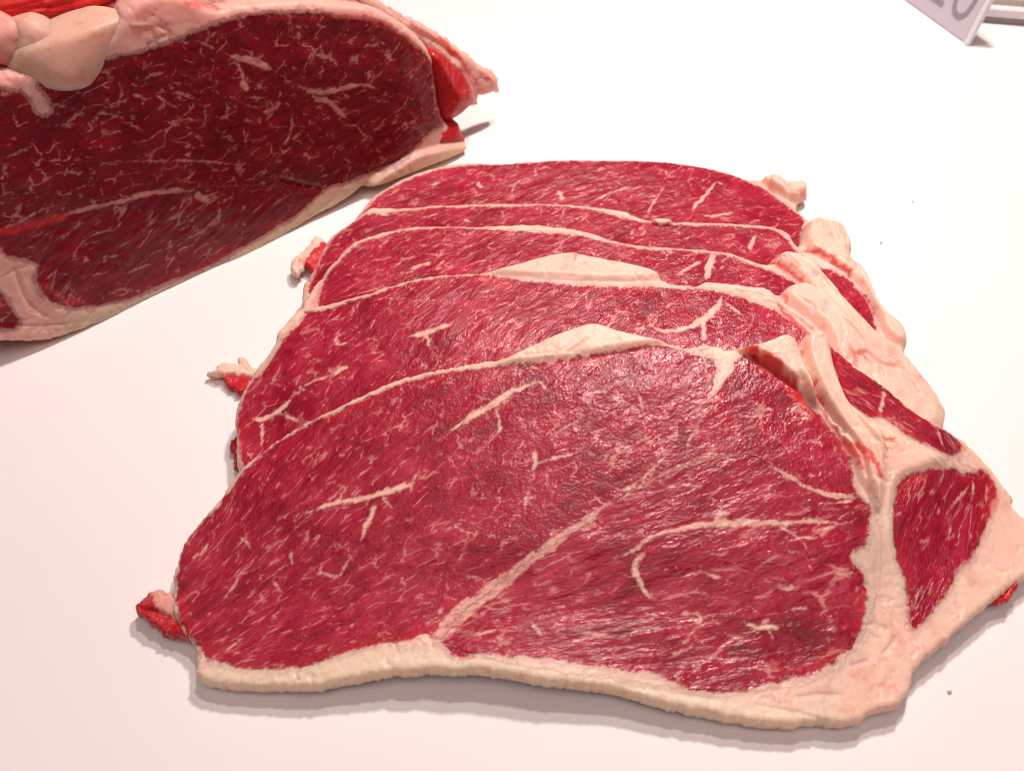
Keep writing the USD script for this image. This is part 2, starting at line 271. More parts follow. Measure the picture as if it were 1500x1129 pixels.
def build_sheet(parent, frame, T, outline, spec, material):
    """One slab of meat: a top sheet with the traced relief and colouring, rounded rim and side walls, split into its parts."""
    g = spec.get
    h, thick, R, c = g('h', 0.06), g('thick', 0.8), g('round', (0.25, 0.25))[0], g('round', (0.25, 0.25))[1]
    seed = g('seed', 1)
    xy, f, bed, dist, poly = grid_sheet(Poly(outline), h, g('rag', 0.03), seed)
    N = len(xy)
    px = lambda pts, n=2: Poly(frame.at(chaikin(pts, n), T)[:, :2])
    wob = np.column_stack([noise2(xy, 3.5, seed + 11), noise2(xy, 3.5, seed + 12)]) * 0.22 + np.column_stack([noise2(xy, 16, seed + 13, 2), noise2(xy, 16, seed + 14, 2)]) * 0.10
    q = xy + wob * g('wob', 1.0)
    # fat: everything outside the lean polygons, softened, then the veins
    lean = np.full(N, -3.0); partid = np.zeros(N, int)
    names = [g('default', 'fat_rim')]
    leanpolys = []
    for nm, pts in g('lean', []):
        P = px(pts); leanpolys.append(P); s = P.sd(q); lean = np.maximum(lean, s)
        names.append(nm); partid[s > 0] = len(names) - 1
    lean = lean - g('inset', 0.0) + 0.10 * noise2(xy, 0.9, seed + 15, 2) * (lean > -2.9) + 0.05 * noise2(xy, 6.0, seed + 16, 2)
    field = 0.5 - lean / 0.5
    fat = sstep(field, 0.45, 0.56)
    for nm, pts, soft in g('fat', []):
        P = px(pts); s = P.sd(q); field = np.maximum(field, 0.5 + s / 0.5); fat = sstep(field, 0.45, 0.56); names.append(nm); partid[s > 0] = len(names) - 1
    for nm, pts in g('split', []):
        P = px(pts); s = P.sd(q); names.append(nm); partid[(s > 0) & (fat > 0.5)] = len(names) - 1
    fat0 = fat.copy()
    warm = np.clip(g('warm0', 0.0) + 0.1 + 0.9 * noise2(xy, 0.8, seed + 3), 0, 1)
    for pts, k, soft in g('warm', []):
        warm = np.maximum(warm, k * sstep(px(pts).sd(q), -soft, soft))
    # fibre coordinates
    along, across = np.zeros(N), np.zeros(N)
    dirs = np.zeros(N)
    strong = np.zeros(N)
    for pts, kind, val, stretch in g('fibre', [(None, 'dir', 35, 1.0)]):
        if pts is not None and kind == 'polar': strong = sstep(px(pts).sd(xy), 0.0, 0.7)
        if kind == 'polar':
            C = frame.at([val], T)[0][:2]; r = xy - C; rr = np.linalg.norm(r, axis=1); th = np.arctan2(r[:, 1], r[:, 0])
            a_, b_, dr = rr / stretch, th * 16, th
        else:
            t = math.radians(val); w = xy + np.column_stack([noise2(xy, 0.5, seed + 21, 2), noise2(xy, 0.5, seed + 22, 2)]) * 0.6
            a_, b_ = (w @ [math.cos(t), math.sin(t)]) / stretch, w @ [-math.sin(t), math.cos(t)]; dr = np.full(N, t)
        m = np.ones(N, bool) if pts is None else px(pts).sd(q) > 0
        along[m], across[m], dirs[m] = a_[m], b_[m], dr[m]
    # veins and flecks
    Q, RR, S = vein_samples(frame, T, g('veins', []))
    tree_dir = cKDTree(xy[::7]); dsub = dirs[::7]
    dirf = lambda c_: dsub[tree_dir.query(c_)[1]]
    nv = len(Q)
    for i, P in enumerate(leanpolys):
        n = int(P.p.area * g('flecks', 2.2))
        a = random_flecks(P, n, seed * 31 + i, dirf, **g('fleck_kw', {})); Q += a[0]; RR += a[1]; S += a[2]
    vein = np.zeros(N); pv = np.zeros(N)
    if Q:
        nvs = sum(len(x) for x in Q[:nv]); Q, RR, S = np.vstack(Q), np.concatenate(RR), np.concatenate(S)
        qq = xy + wob * 0.75
        dd, jj = cKDTree(Q).query(qq, k=10, distance_upper_bound=0.5)
        ok = np.isfinite(dd); jj = np.where(ok, jj, 0)
        val = np.where(ok, (RR[jj] * S[jj] * (1.0 + 0.9 * noise2(xy, 2.2, seed + 55, 2))[:, None] - dd) / 0.5, -1.0)
        val = np.minimum(val, (0.02 + 0.2 * S ** 2)[jj]); vein = val.max(1); big = np.where(ok & (jj < nvs) & (RR[jj] > 0.085) & (dd < RR[jj]), 1, 0).max(1)
        field = np.maximum(field, 0.5 + vein); vein = sstep(vein, -0.03, 0.08)
        if g('vein_parts', True):
            names.append('fat_vein'); partid[(big > 0) & (lean > 0.08)] = len(names) - 1
    blood = np.zeros(N)  # red put into the colour: stains plus translucent glow and bounced light
    for pts, w, k in g('blood', []):
        P = dense(frame.at(chaikin(pts, 2, False), T)[:, :2], 0.05); dep = np.median((frame.world(frame.at(pts, T)) - CAM) @ -CZ)
        rr = w * dep / FPX / 2; d_, _ = cKDTree(P).query(q + wob * 0.8, distance_upper_bound=4 * rr + 0.1)
        blood = np.maximum(blood, k * (1 - sstep(np.minimum(d_, 9) / rr, 0.3, 1.5)))
    for pts, k, soft in g('bloodpoly', []):
        blood = np.maximum(blood, k * sstep(px(pts).sd(q), -soft, soft))
    if g('rimred', 0):   # a brighter red band of lean next to its fat
        blood = np.maximum(blood, g('rimred') * sstep(lean, 0, 0.05) * (1 - sstep(lean, 0.05, 0.5)) * sstep(noise2(xy, 0.7, seed + 8), -0.1, 0.25))
    # relief
    z = T(xy)
    for pts, dz, soft in g('raise', []):
        z = z + dz * sstep(px(pts).sd(xy), -soft * 0.3, soft)
    for pts, w, dz in g('ridges', []):
        P = dense(frame.at(chaikin(pts, 2, False), T), 0.04); dep = np.median((frame.world(P) - CAM) @ -CZ); rr = w * dep / FPX / 2
        d_, j_ = cKDTree(P[:, :2]).query(xy + wob * 0.4, distance_upper_bound=4 * rr); d_ = np.minimum(d_, 9.)
        t = j_ / max(1, len(P) - 1); tap = np.clip(np.minimum(t, 1 - t) * 6, 0, 1)
        z = z + 0.7 * dz * np.exp(-(d_ / (1.5 * rr)) ** 2) * tap
    fibn = meshkit.fbm(np.column_stack([along * 1.6, across * 5.0, np.full(N, seed)]), 3, seed) - 0.5
    fibm = meshkit.fbm(np.column_stack([along * 4.0, across * 9.0, np.full(N, seed + 2.)]), 2, seed + 9) - 0.5
    lump = noise2(xy, 1.1, seed + 4)
    lump2 = noise2(xy, 3.2, seed + 6)
    rel = g('relief', 1.0)
    rim = fat0
    z = z + rel * ((1 - rim) * (0.05 * fibn * (1 + 0.9 * strong) + 0.02 * fibm) + rim * (0.06 * lump + 0.03 * lump2 + 0.015 * noise2(xy, 9.0, seed + 60, 3) + 0.015) + 0.10 * lump * (1 - rim))
    cn = noise2(xy + wob, 1.1, seed + 70, 3); cm = sstep(noise2(xy, 0.6, seed + 71, 2), -0.08, 0.12)
    z = z + rel * rim * (-0.05 * np.exp(-(cn / 0.03) ** 2) * cm + warm * 0.045 * noise2(xy, 6.0, seed + 72, 3))
    x_ = 1 - np.clip(dist / R, 0, 1)
    z = z - c * (1.0 + 0.5 * lump2) * (1 - np.sqrt(np.maximum(0, 1 - x_ ** 2)))
    z0 = T(xy)
    # walls
    bv, binv = np.unique(bed, return_inverse=True); be = binv.reshape(-1, 2)
    nrm = np.zeros((N, 2)); dv = xy[bed[:, 1]] - xy[bed[:, 0]]; on = np.column_stack([dv[:, 1], -dv[:, 0]])
    np.add.at(nrm, bed[:, 0], on); np.add.at(nrm, bed[:, 1], on); nb = nrm[bv]; nb /= np.maximum(np.linalg.norm(nb, axis=1), 1e-9)[:, None]
    K = g('rows', 7); V = [np.column_stack([xy, z])]; F = [f]; ids = [np.arange(N)]; prev = bv; cnt = N
    zb = np.maximum(z0[bv] - thick, g('zmin', -1e9)); zt = z[bv]
    for r in range(1, K + 1):
        t = r / K
        zz = zt + (np.minimum(zb, zt - 0.02) - zt) * t
        pos2 = xy[bv]
        wn = noise2(np.column_stack([pos2[:, 0] + pos2[:, 1] * 0.5, zz * 2 + pos2[:, 1]]), 3.0, seed + 31, 3)
        off = g('bulge', 0.06) * math.sin(math.pi * min(1, t * 1.15)) - g('tuck', 0.12) * t * t + g('wallrough', 0.10) * wn * math.sin(math.pi * t)
        V.append(np.column_stack([pos2 + nb * np.asarray(off)[:, None], zz])); ids.append(bv)
        cur = cnt + np.arange(len(bv)); cnt += len(bv)
        a, b = prev[be[:, 0]], prev[be[:, 1]]; a2, b2 = cur[be[:, 0]], cur[be[:, 1]]
        F += [np.column_stack([a, a2, b]), np.column_stack([b, a2, b2])]; prev = cur
    V, F, ids = np.vstack(V), np.vstack(F), np.concatenate(ids)
    feat = np.column_stack([np.clip(field, 0, 1), blood, warm])[ids]; 
    wfat = g('wallfat')
    if wfat is not None: feat[N:, 0] = np.clip(wfat + 0.5 * noise2(V[N:, :2], 2.0, seed + 40), 0, 1); 
    if g('wallred'): feat[N:, 1] = np.maximum(feat[N:, 1], g('wallred') * sstep(noise2(V[N:, :2], 1.2, seed + 41), -0.05, 0.2))
    fib = np.column_stack([along[ids], across[ids], V[:, 2] + seed * 3.0])
    W = frame.world(V)
    nn = np.zeros_like(W); fn = np.cross(W[F[:, 1]] - W[F[:, 0]], W[F[:, 2]] - W[F[:, 0]])
    for k in range(3): np.add.at(nn, F[:, k], fn)
    nn /= np.maximum(np.linalg.norm(nn, axis=1), 1e-12)[:, None]
    pid = partid[ids]; fp = pid[F[:, 0]]
    adj = trimesh.graph.face_adjacency(F)
    def comps(fp):
        same = fp[adj[:, 0]] == fp[adj[:, 1]]
        return connected_components(coo_matrix((np.ones(same.sum()), (adj[same, 0], adj[same, 1])), shape=(len(F), len(F))), directed=False)[1]
    for _ in range(4):                                 # specks of a part join what surrounds them
        lab = comps(fp); size = np.bincount(lab); small = size[lab] < g('minpart', 260)
        b = adj[(fp[adj[:, 0]] != fp[adj[:, 1]])]; b = np.vstack([b, b[:, ::-1]]); b = b[small[b[:, 0]] & (size[lab[b[:, 1]]] > size[lab[b[:, 0]]])]
        if not len(b): break
        want = {}
        for l_, p_ in zip(lab[b[:, 0]], fp[b[:, 1]]): want.setdefault(l_, []).append(p_)
        new = {l_: max(set(p_), key=p_.count) for l_, p_ in want.items()}
        m = np.isin(lab, list(new)); fp = fp.copy(); fp[m] = [new[l_] for l_ in lab[m]]
    lab = comps(fp)
    for l_ in sorted(np.unique(lab), key=lambda l_: -np.sum(lab == l_)):
        sel = F[lab == l_]; nm = names[fp[np.argmax(lab == l_)]]
        if len(sel) < 12: continue
        u, inv = np.unique(sel, return_inverse=True)
        put(parent, nm, W[u], inv.reshape(-1, 3), NOSSS[material.GetPath()] if nm in ('fat_vein', 'fat_seam') else material, nn[u], feat[u], fib[u])
    if g('bottom', False):
        pb = Poly(np.array(poly.p.buffer(-0.15).exterior.coords) if poly.p.buffer(-0.15).geom_type == 'Polygon' else ring)
        bxy, bf, *_ = grid_sheet(pb, 0.5)
        bz = np.maximum(T(bxy) - thick, g('zmin', -1e9)) + 0.02
        put(parent, 'underside', frame.world(np.column_stack([bxy, bz])), bf[:, ::-1], material, None, np.tile([0.3, 0, 0.2], (len(bxy), 1)), np.column_stack([bxy, bz]))
    return poly

# ------------------------------------------------------------------ the counter
def counter():
    X, Y = np.meshgrid(np.linspace(-60, 70, 120), np.linspace(-15, 88, 100), indexing='ij')
    xy = np.column_stack([X.ravel(), Y.ravel()])
    z = 0.05 * noise2(xy, 0.07, 3, 2) - 0.03
    I = np.arange(12000).reshape(120, 100); q = np.stack([I[:-1, :-1], I[1:, :-1], I[1:, 1:], I[:-1, 1:]], -1).reshape(-1, 4)
    p = put(None, 'counter', np.column_stack([xy, z - 0.02]), np.vstack([q[:, [0, 1, 2]], q[:, [0, 2, 3]]]), M_COUNTER, np.tile([0., 0, 1], (12000, 1)))
    tag(p, kind='structure', label='smooth white counter top that the raw beef lies on')
counter()

# ------------------------------------------------------------------ the five steaks, rearmost first
E_OUT = [(295,760),(284,772),(271,789),(263,808),(256,832),(255,853),(255,885),(257,904),(268,923),(278,938),(290,950),(291,963),(288,987),(296,1003),(329,1008),(367,1012),(420,1012),(468,1011),(497,1004),(524,999),(560,992),(613,987),(667,987),(704,987),(731,992),(757,995),(779,1000),(811,1005),(848,1008),(880,1012),(920,1021),(953,1032),(1007,1045),(1060,1056),(1100,1063),(1140,1066),(1164,1067),(1177,1061),(1220,1064),(1257,1063),(1260,1056),(1271,1047),(1308,1040),(1319,1027),(1328,1011),(1332,992),(1340,979),(1356,965),(1383,941),(1415,912),(1447,885),(1473,867),(1487,856),(1506,842),(1535,818),(1545,790),(1520,768),(1500,757),(1481,738),(1488,731),(1473,715),(1457,693),(1431,664),(1409,643),(1385,627),(1356,611),(1321,587),(1292,560),(1271,547),(1247,531),(1233,517),(1219,504),(1212,490),(1200,486),(1188,488),(1174,497),(1169,508),(1164,507),(1151,499),(1137,500),(1132,507),(1116,509),(1100,515),(1084,508),(1065,511),(1049,504),(1028,503),(1007,509),(985,503),(950,494),(905,486),(876,474),(850,477),(810,492),(770,510),(740,523),(720,527),(680,533),(640,540),(600,550),(573,558),(527,579),(473,605),(441,621),(415,637),(388,656),(361,677),(340,701),(330,716),(319,734)]
E_LEAN = [(296,762),(286,774),(273,791),(266,810),(260,832),(260,853),(258,885),(260,904),(271,923),(282,938),(294,950),(300,960),(308,968),(329,972),(361,981),(420,980),(447,976),(489,961),(527,951),(535,944),(560,944),(603,936),(622,926),(636,934),(651,946),(667,964),(693,958),(731,960),(800,963),(843,971),(880,976),(953,985),(983,997),(1007,1008),(1039,1015),(1071,1015),(1113,1005),(1153,997),(1188,989),(1207,980),(1233,963),(1249,949),(1257,933),(1265,912),(1272,888),(1272,867),(1265,837),(1257,832),(1249,825),(1249,808),(1268,800),(1275,781),(1276,760),(1276,739),(1260,728),(1249,701),(1247,677),(1236,651),(1217,627),(1196,600),(1167,571),(1140,549),(1121,536),(1103,524),(1084,522),(1076,530),(1071,549),(1060,556),(1046,578),(1036,585),(1044,560),(1050,540),(1046,522),(1028,524),(1007,513),(960,507),(933,509),(907,515),(867,521),(800,532),(733,536),(653,543),(613,554),(560,571),(500,600),(450,622),(407,645),(375,672),(348,702),(334,722),(318,744)]
E_TAIL1 = [(1217,509),(1212,521),(1220,541),(1231,571),(1239,589),(1260,605),(1281,613),(1293,612),(1308,621),(1332,640),(1367,656),(1393,671),(1404,667),(1410,654),(1404,645),(1385,630),(1356,614),(1321,590),(1292,563),(1271,550),(1247,534),(1233,520),(1222,508)]
E_TAIL2 = [(1313,709),(1327,699),(1367,686),(1399,683),(1408,694),(1420,690),(1430,690),(1441,686),(1455,704),(1461,725),(1453,737),(1452,757),(1441,778),(1436,800),(1420,824),(1404,835),(1396,856),(1383,875),(1367,899),(1345,920),(1335,927),(1330,915),(1332,899),(1327,877),(1329,851),(1319,837),(1311,813),(1308,780),(1308,757),(1311,725)]
E_VEINS = [
 ([(596,968),(618,954),(640,932),(667,904),(709,873),(760,833),(800,802),(840,775),(880,744),(915,722)], [60,58,52,44,34,26,22,17,12,6], .55), ([(895,735),(945,706),(980,690),(1040,669),(1104,665)], [11,11,11,11,11], .40),
 ([(651,643),(680,616),(715,597),(741,579),(768,565),(792,557)], [3,7,9,8,5,3], 1), ([(725,597),(733,610),(732,622),(729,635)], [3,4,6], .9), ([(792,557),(800,570)], 3, .6),
 ([(441,755),(487,736),(520,733),(560,722),(600,709),(616,690)], [4,7,8,9,8,4], 1), ([(616,690),(640,691)], 3, .7), ([(551,735),(545,755),(537,768),(528,794)], [8,8,8,4], 1), ([(562,728),(572,744)], 4, .8), ([(502,725),(490,738)], 5, .8),
 ([(779,690),(784,675),(783,660)], [5,7,3], .95), ([(784,678),(827,669),(850,660),(870,650)], [5,3,2], .8), ([(813,635),(825,630),(853,608)], [3,3,2], .8), ([(768,747),(771,725),(775,712)], 3, .7),
 ([(661,763),(680,778),(700,782)], 3, .7), ([(1049,512),(1056,530),(1068,542)], [11,12,8], 1), ([(1062,552),(1046,577),(1028,594),(1008,610)], [9,8,5,3], .85),
 ([(900,818),(927,808),(945,794),(958,784),(985,776),(1028,768),(1060,765),(1113,766),(1150,766),(1200,762),(1241,768),(1262,757)], [8,13,11,9,10,14,12,12,9,9,6,4], .74),
 ([(1046,762),(1060,752),(1068,752)], [8,6,4], .85), ([(944,806),(930,826),(930,842),(941,858),(950,872),(961,877)], [9,9,9,10,8,4], .95),
 ([(1140,770),(1151,775),(1170,788),(1186,811)], [5,4,3], .8), ([(1170,788),(1202,787),(1210,775),(1230,768)], [3,5,5], .8), 
 ([(1121,677),(1140,688),(1160,702),(1190,716),(1212,725),(1262,728)], [3,6,8,7,9,10], .8), ([(1110,668),(1090,655)], [3,2], .4), ([(1200,738),(1240,735),(1255,729)], [4,6,6], .7),
 ([(1017,832),(1045,843),(1065,850)], 3, .7), ([(1001,869),(1039,868)], 3, .6), ([(996,899),(1015,898),(1027,902),(1021,915)], [3,5,7,4], .85),
 ([(1087,913),(1113,920),(1145,916)], [5,9,5], .95), ([(1115,910),(1130,907)], 5, .9), ([(1125,922),(1133,936)], 5, .6), ([(1140,861),(1155,863),(1163,858)], [3,6,3], .8), ([(1161,893),(1175,890),(1188,892)], [3,5,3], .8),
 ([(983,960),(1000,950),(1017,944)], 4, .7), ([(1071,947),(1097,936)], 3, .7), ([(688,931),(705,927),(725,922)], [5,6,3], .85), ([(778,913),(788,924),(795,930)], [6,7,3], .75), ([(845,925),(870,929),(891,930)], [4,5,3], .8),
 ([(642,896),(648,891)], [7,6], 1), ([(335,867),(343,860),(349,846)], [5,5,3], .8), ([(463,840),(480,841),(495,845),(500,836)], [8,5,5,3], .85), ([(498,836),(516,813)], 4, .6), ([(281,818),(297,811),(302,796)], [5,4,4], .7),
 ([(329,955),(342,944),(357,933)], 4, .7), ([(428,825),(427,808)], 4, .7), ([(350,787),(362,797),(367,802)], [3,6,3], .7), ([(400,850),(408,862),(415,870)], 4, .5), ([(880,570),(905,562),(930,548)], 3, .7), ([(855,577),(890,573)], [5,4], .7), ([(934,575),(939,590),(943,602)], [4,5,3], .7), ([(900,730),(940,700),(968,676),(985,650)], [4,4,3], .55), ([(1005,655),(1012,640),(1020,632)], 3, .7), ([(1010,630),(1028,632)], 3, .6),
 ([(1075,609),(1100,610),(1130,608)], 2.5, .55), ([(1122,608),(1132,617)], 3, .6), ([(610,693),(600,722)], 4, .6), ([(955,640),(930,650)], 4, .5), ([(640,905),(625,915)], 4, .5), ([(960,905),(940,912)], 4, .5), ([(1222,837),(1250,840)], [4,6], .8), ([(1150,805),(1175,812),(1185,820)], 3, .5), ([(1190,835),(1182,822)], 3, .5),
 ([(1325,640),(1360,650)], 3, .4), ([(1372,622),(1376,638),(1384,655)], [5,5,3], .7), ([(1295,570),(1292,590),(1290,608)], [7,8,8], .75), ([(1418,712),(1400,735),(1388,752)], 4, .55), ([(1425,705),(1428,720),(1422,735)], [6,5,3], .6), ([(1393,770),(1380,800)], 3, .6), ([(1360,790),(1352,806)], 4, .6), ([(1350,858),(1338,885)], 3, .6), ([(1405,780),(1400,800)], 3, .5), ([(1443,706),(1447,720),(1444,735)], 4, .5), ([(1368,850),(1360,872)], 3, .5),
]
E = dict(name='E', out=E_OUT, thick=0.8, h=0.047, seed=5, rag=0.075, round=(0.2, 0.16), inset=0.045, tuck=0.06, bulge=0.03, default='fat_rim', warm0=0.12, flecks=0.45,
  lean=[('lean_muscle', E_LEAN), ('tail_muscle', E_TAIL1), ('tail_muscle', E_TAIL2)],
  split=[('rear_fat', [(720,540),(700,500),(900,440),(1000,480),(1010,515),(960,512),(900,520),(800,536)]),
         ('fat_knob', [(1030,540),(1030,490),(1160,480),(1172,530),(1200,590),(1180,590),(1140,552),(1090,522)]),
         ('tail_fat', [(1166,480),(1170,530),(1200,590),(1240,650),(1256,730),(1290,730),(1285,780),(1280,840),(1285,880),(1275,930),(1255,965),(1200,1010),(1215,1090),(1600,1000),(1600,600),(1300,450)]),
         ('fat_seam', [(640,945),(560,944),(629,915),(880,735),(895,750),(655,936)])],
  fibre=[(None,'polar',(40,1090),1.25), ([(640,950),(667,904),(709,873),(760,833),(800,802),(840,775),(880,744),(910,725),(945,706),(980,690),(1040,670),(1100,664),(1121,677),(1140,688),(1160,702),(1190,716),(1212,725),(1290,729),(1290,900),(1200,1020),(900,1000)],'polar',(40,1090),2.3), (E_TAIL1,'dir',-30,1.5), (E_TAIL2,'dir',60,2.0)],
  veins=E_VEINS, rimred=0.35,
  warm=[([(285,975),(560,952),(640,945),(840,980),(960,1000),(1090,1025),(1250,1040),(1260,1080),(1000,1060),(700,1005),(280,1020)], 0.8, 0.35)],
  blood=[([(1190,568),(1198,592),(1224,630),(1245,662),(1262,690)], 7, .8), ([(1244,655),(1258,668),(1272,682),(1280,705)], 9, .85), ([(1212,492),(1214,508),(1217,518)], 5, .7), ([(1196,503),(1210,500)], 3, .6), ([(1170,515),(1178,545),(1190,565)], 4, .5), ([(1287,643),(1306,648)], 4, .75), ([(1290,662),(1300,660)], 3, .7), ([(1095,519),(1125,537),(1150,558),(1183,592)], 12, .85), ([(590,986),(640,985)], 2.5, .7), ([(497,1003),(505,1001)], 3, .8), ([(738,992),(752,995)], 3, .8), ([(815,1003),(822,1006)], 2.5, .8), ([(440,1010),(460,1010)], 2, .5), ([(676,965),(692,967)], 4, .5), ([(660,957),(690,965)], 6, .4),  # fold and knob lines paint red glow and bounced light; rim dots are stains
         ([(1445,690),(1462,725),(1450,760)], 8, .4), ([(1390,632),(1412,655)], 8, .4)],
  bloodpoly=[([(1305,1045),(1330,990),(1300,975),(1230,1020),(1230,1060)], .10, .5)],
  raise_=[([(1074,512),(1100,513),(1117,507),(1138,498),(1153,498),(1167,508),(1176,530),(1192,568),(1198,592),(1182,584),(1150,559),(1120,537),(1095,524)], .55, .25),
          ([(1172,500),(1190,487),(1212,492),(1222,540),(1240,590),(1262,612),(1292,640),(1296,700),(1290,750),(1281,750),(1277,730),(1258,705),(1245,660),(1215,615),(1190,570),(1176,530)], .45, .3),
          ([(1262,608),(1340,648),(1400,678),(1330,695),(1310,715),(1300,760),(1290,720)], .2, .3),
          ([(720,540),(745,523),(770,509),(810,491),(850,476),(876,473),(905,485),(985,502),(960,508),(900,516),(800,533)], .2, .25)],
  ridges=[([(1175,536),(1191,573),(1223,619),(1249,651),(1266,690),(1272,740)], 4, -.30), ([(1216,535),(1239,597),(1255,624),(1271,645),(1287,667),(1296,700)], 3.5, -.20), ([(1168,510),(1176,545),(1192,572)], 4, -.4), ([(1164,556),(1185,584),(1200,604)], 7, -.45), ([(1300,700),(1296,740),(1294,790)], 4, -.05),
          ([(1330,650),(1352,662),(1385,680)], 3, -.10), ([(1286,648),(1306,652)], 3, -.15), ([(1205,900),(1225,985),(1290,955),(1312,935)], 0.1, 0), ([(1292,958),(1305,945),(1312,930)], 3, -.12), ([(1273,925),(1285,937)], 3, -.1), ([(1245,975),(1275,965)], 4, -.1), ([(1160,1022),(1200,1015),(1240,1018)], 4, -.10), ([(900,1002),(960,1010),(1060,1026)], 5, -.06), ([(1100,1030),(1180,1045),(1220,1060)], 4, -.08), ([(1296,880),(1306,920)], 3, .08), ([(1345,945),(1335,965)], 4, -.06), ([(860,500),(850,510),(830,521)], 3, -.10), ([(760,525),(860,518)], 3, -.05), ([(1310,668),(1340,660),(1360,678)], 3, -.06), ([(1255,640),(1270,668)], 4, .08)],
  lift=[((700,985),5.5,2.2,.42)], bottom=True)

D_OUT = [(437,449),(452,449),(467,447),(520,432),(555,422),(600,407),(640,401),(680,399),(720,396),(745,390),(793,376),(820,371),(841,367),(852,376),(889,380),(937,388),(960,393),(973,411),(1000,415),(1023,416),(1033,410),(1060,411),(1097,416),(1129,420),(1140,432),(1147,425),(1157,416),(1173,415),(1200,423),(1221,441),(1253,465),(1280,487),(1307,503),(1323,511),(1335,525),(1356,549),(1367,565),(1380,584),(1383,597),(1381,625),(1360,690),(1330,770),(1250,830),(1000,840),(700,820),(470,800),(380,740),(348,690),(347,637),(344,613),(345,595),(353,573),(364,555),(377,533),(393,515),(405,496),(403,486),(419,470)]
D_LEAN = [(443,454),(448,462),(440,470),(425,482),(412,496),(400,520),(392,535),(378,552),(366,560),(356,577),(349,600),(346,613),(349,640),(352,688),(385,738),(470,796),(700,815),(1000,830),(1200,700),(1190,560),(1176,500),(1184,490),(1172,478),(1141,455),(1090,436),(1047,424),(1000,421),(873,418),(800,413),(760,408),(700,402),(640,406),(600,413),(555,428),(520,438),(490,447),(467,455)]
D = dict(name='D', out=D_OUT, thick=0.85, h=0.06, seed=4, rag=0.05, round=(0.28, 0.26), inset=0.085, default='fat_rim', warm0=0.10, flecks=0.45, rimred=.3,
  lean=[('lean_muscle', D_LEAN)],
  fat=[('rear_fat', [(700,402),(745,391),(793,377),(841,368),(889,381),(937,389),(962,395),(972,411),(873,414),(800,408)], .06)],
  split=[('tail_fat', [(1128,415),(1140,455),(1175,480),(1190,600),(1260,840),(1450,800),(1450,500),(1200,380)])],
  fibre=[(None,'dir',45,1.4)],
  veins=[([(1057,428),(1056,442),(1046,456),(1030,468),(1005,482),(975,487),(955,481),(948,462)], [11,10,9,11,9,7,5,3], 1), ([(1030,466),(1031,500)], [9,8], 1), ([(1062,440),(1072,452),(1090,462)], [6,5,3], .7), ([(950,480),(930,482)], 4, .6), ([(489,549),(500,541),(510,538)], [8,9,4], .9), ([(441,566),(460,558),(485,548)], [4,4,5], .7), ([(367,613),(383,616),(402,606),(420,592),(428,583)], [5,8,9,8,5], 1), ([(382,617),(385,635),(382,655)], [5,4,4], .9), ([(415,600),(422,610),(440,618)], [5,6,6], .85), ([(420,606),(405,606)], 3, .5),
   ([(597,493),(624,487),(650,478),(667,473)], [5,10,7,3], 1), ([(622,490),(630,498),(627,508)], [7,6,4], .8), ([(494,493),(492,505),(508,503)], [6,6,4], .8), ([(693,512),(705,500)], 4, .5), ([(437,566),(446,572)], [7,4], .6), ([(455,530),(465,524)], 4, .5), ([(548,425),(565,424)], [6,4], .8), ([(860,460),(858,440),(862,425)], 3, .5), ([(915,455),(935,462)], 3, .5), ([(700,430),(720,425)], 5, .4), ([(970,425),(972,440)], 3, .5), ([(1085,490),(1100,478),(1105,462)], 3, .5), ([(730,470),(745,455)], 5, .4), ([(845,425),(842,440)], 3, .4)],
  blood=[([(1141,449),(1160,470),(1184,490)], 9, .85), ([(1120,440),(1150,450),(1190,480)], 6, .5), ([(830,369),(846,374),(842,385)], 4, .6), ([(347,620),(355,660)], 9, .5), ([(700,408),(720,412),(750,420)], 8, .5), ([(1145,432),(1150,445)], 5, .6), ([(1255,520),(1265,535)], 6, .6), ([(1242,515),(1252,545)], 6, .5), ([(1325,512),(1335,525)], 3, .9)],  # reds in the tail fold paint glow through the shaded fat
  raise_=[([(1140,440),(1150,420),(1173,414),(1200,423),(1253,465),(1320,512),(1380,590),(1380,640),(1250,640),(1215,500),(1190,470)], .35, .4), ([(700,402),(745,391),(793,377),(841,368),(889,381),(962,395),(972,411),(873,414)], .2, .25)],
  ridges=[([(1172,445),(1190,455),(1188,465)], 3, -.2), ([(1245,530),(1262,520),(1285,540),(1320,548)], 4, -.25), ([(1310,535),(1330,570),(1345,590)], 5, -.15), ([(1285,545),(1290,560)], 3, -.2), ([(1230,470),(1260,500),(1290,520)], 6, .12), ([(1195,430),(1240,480),(1275,520)], 4, .1), ([(1040,418),(1090,428),(1135,432)], 4, -.1), ([(740,404),(860,408)], 3, -.06), ([(845,385),(870,400),(890,408)], 3, -.06)],
  lift=[])

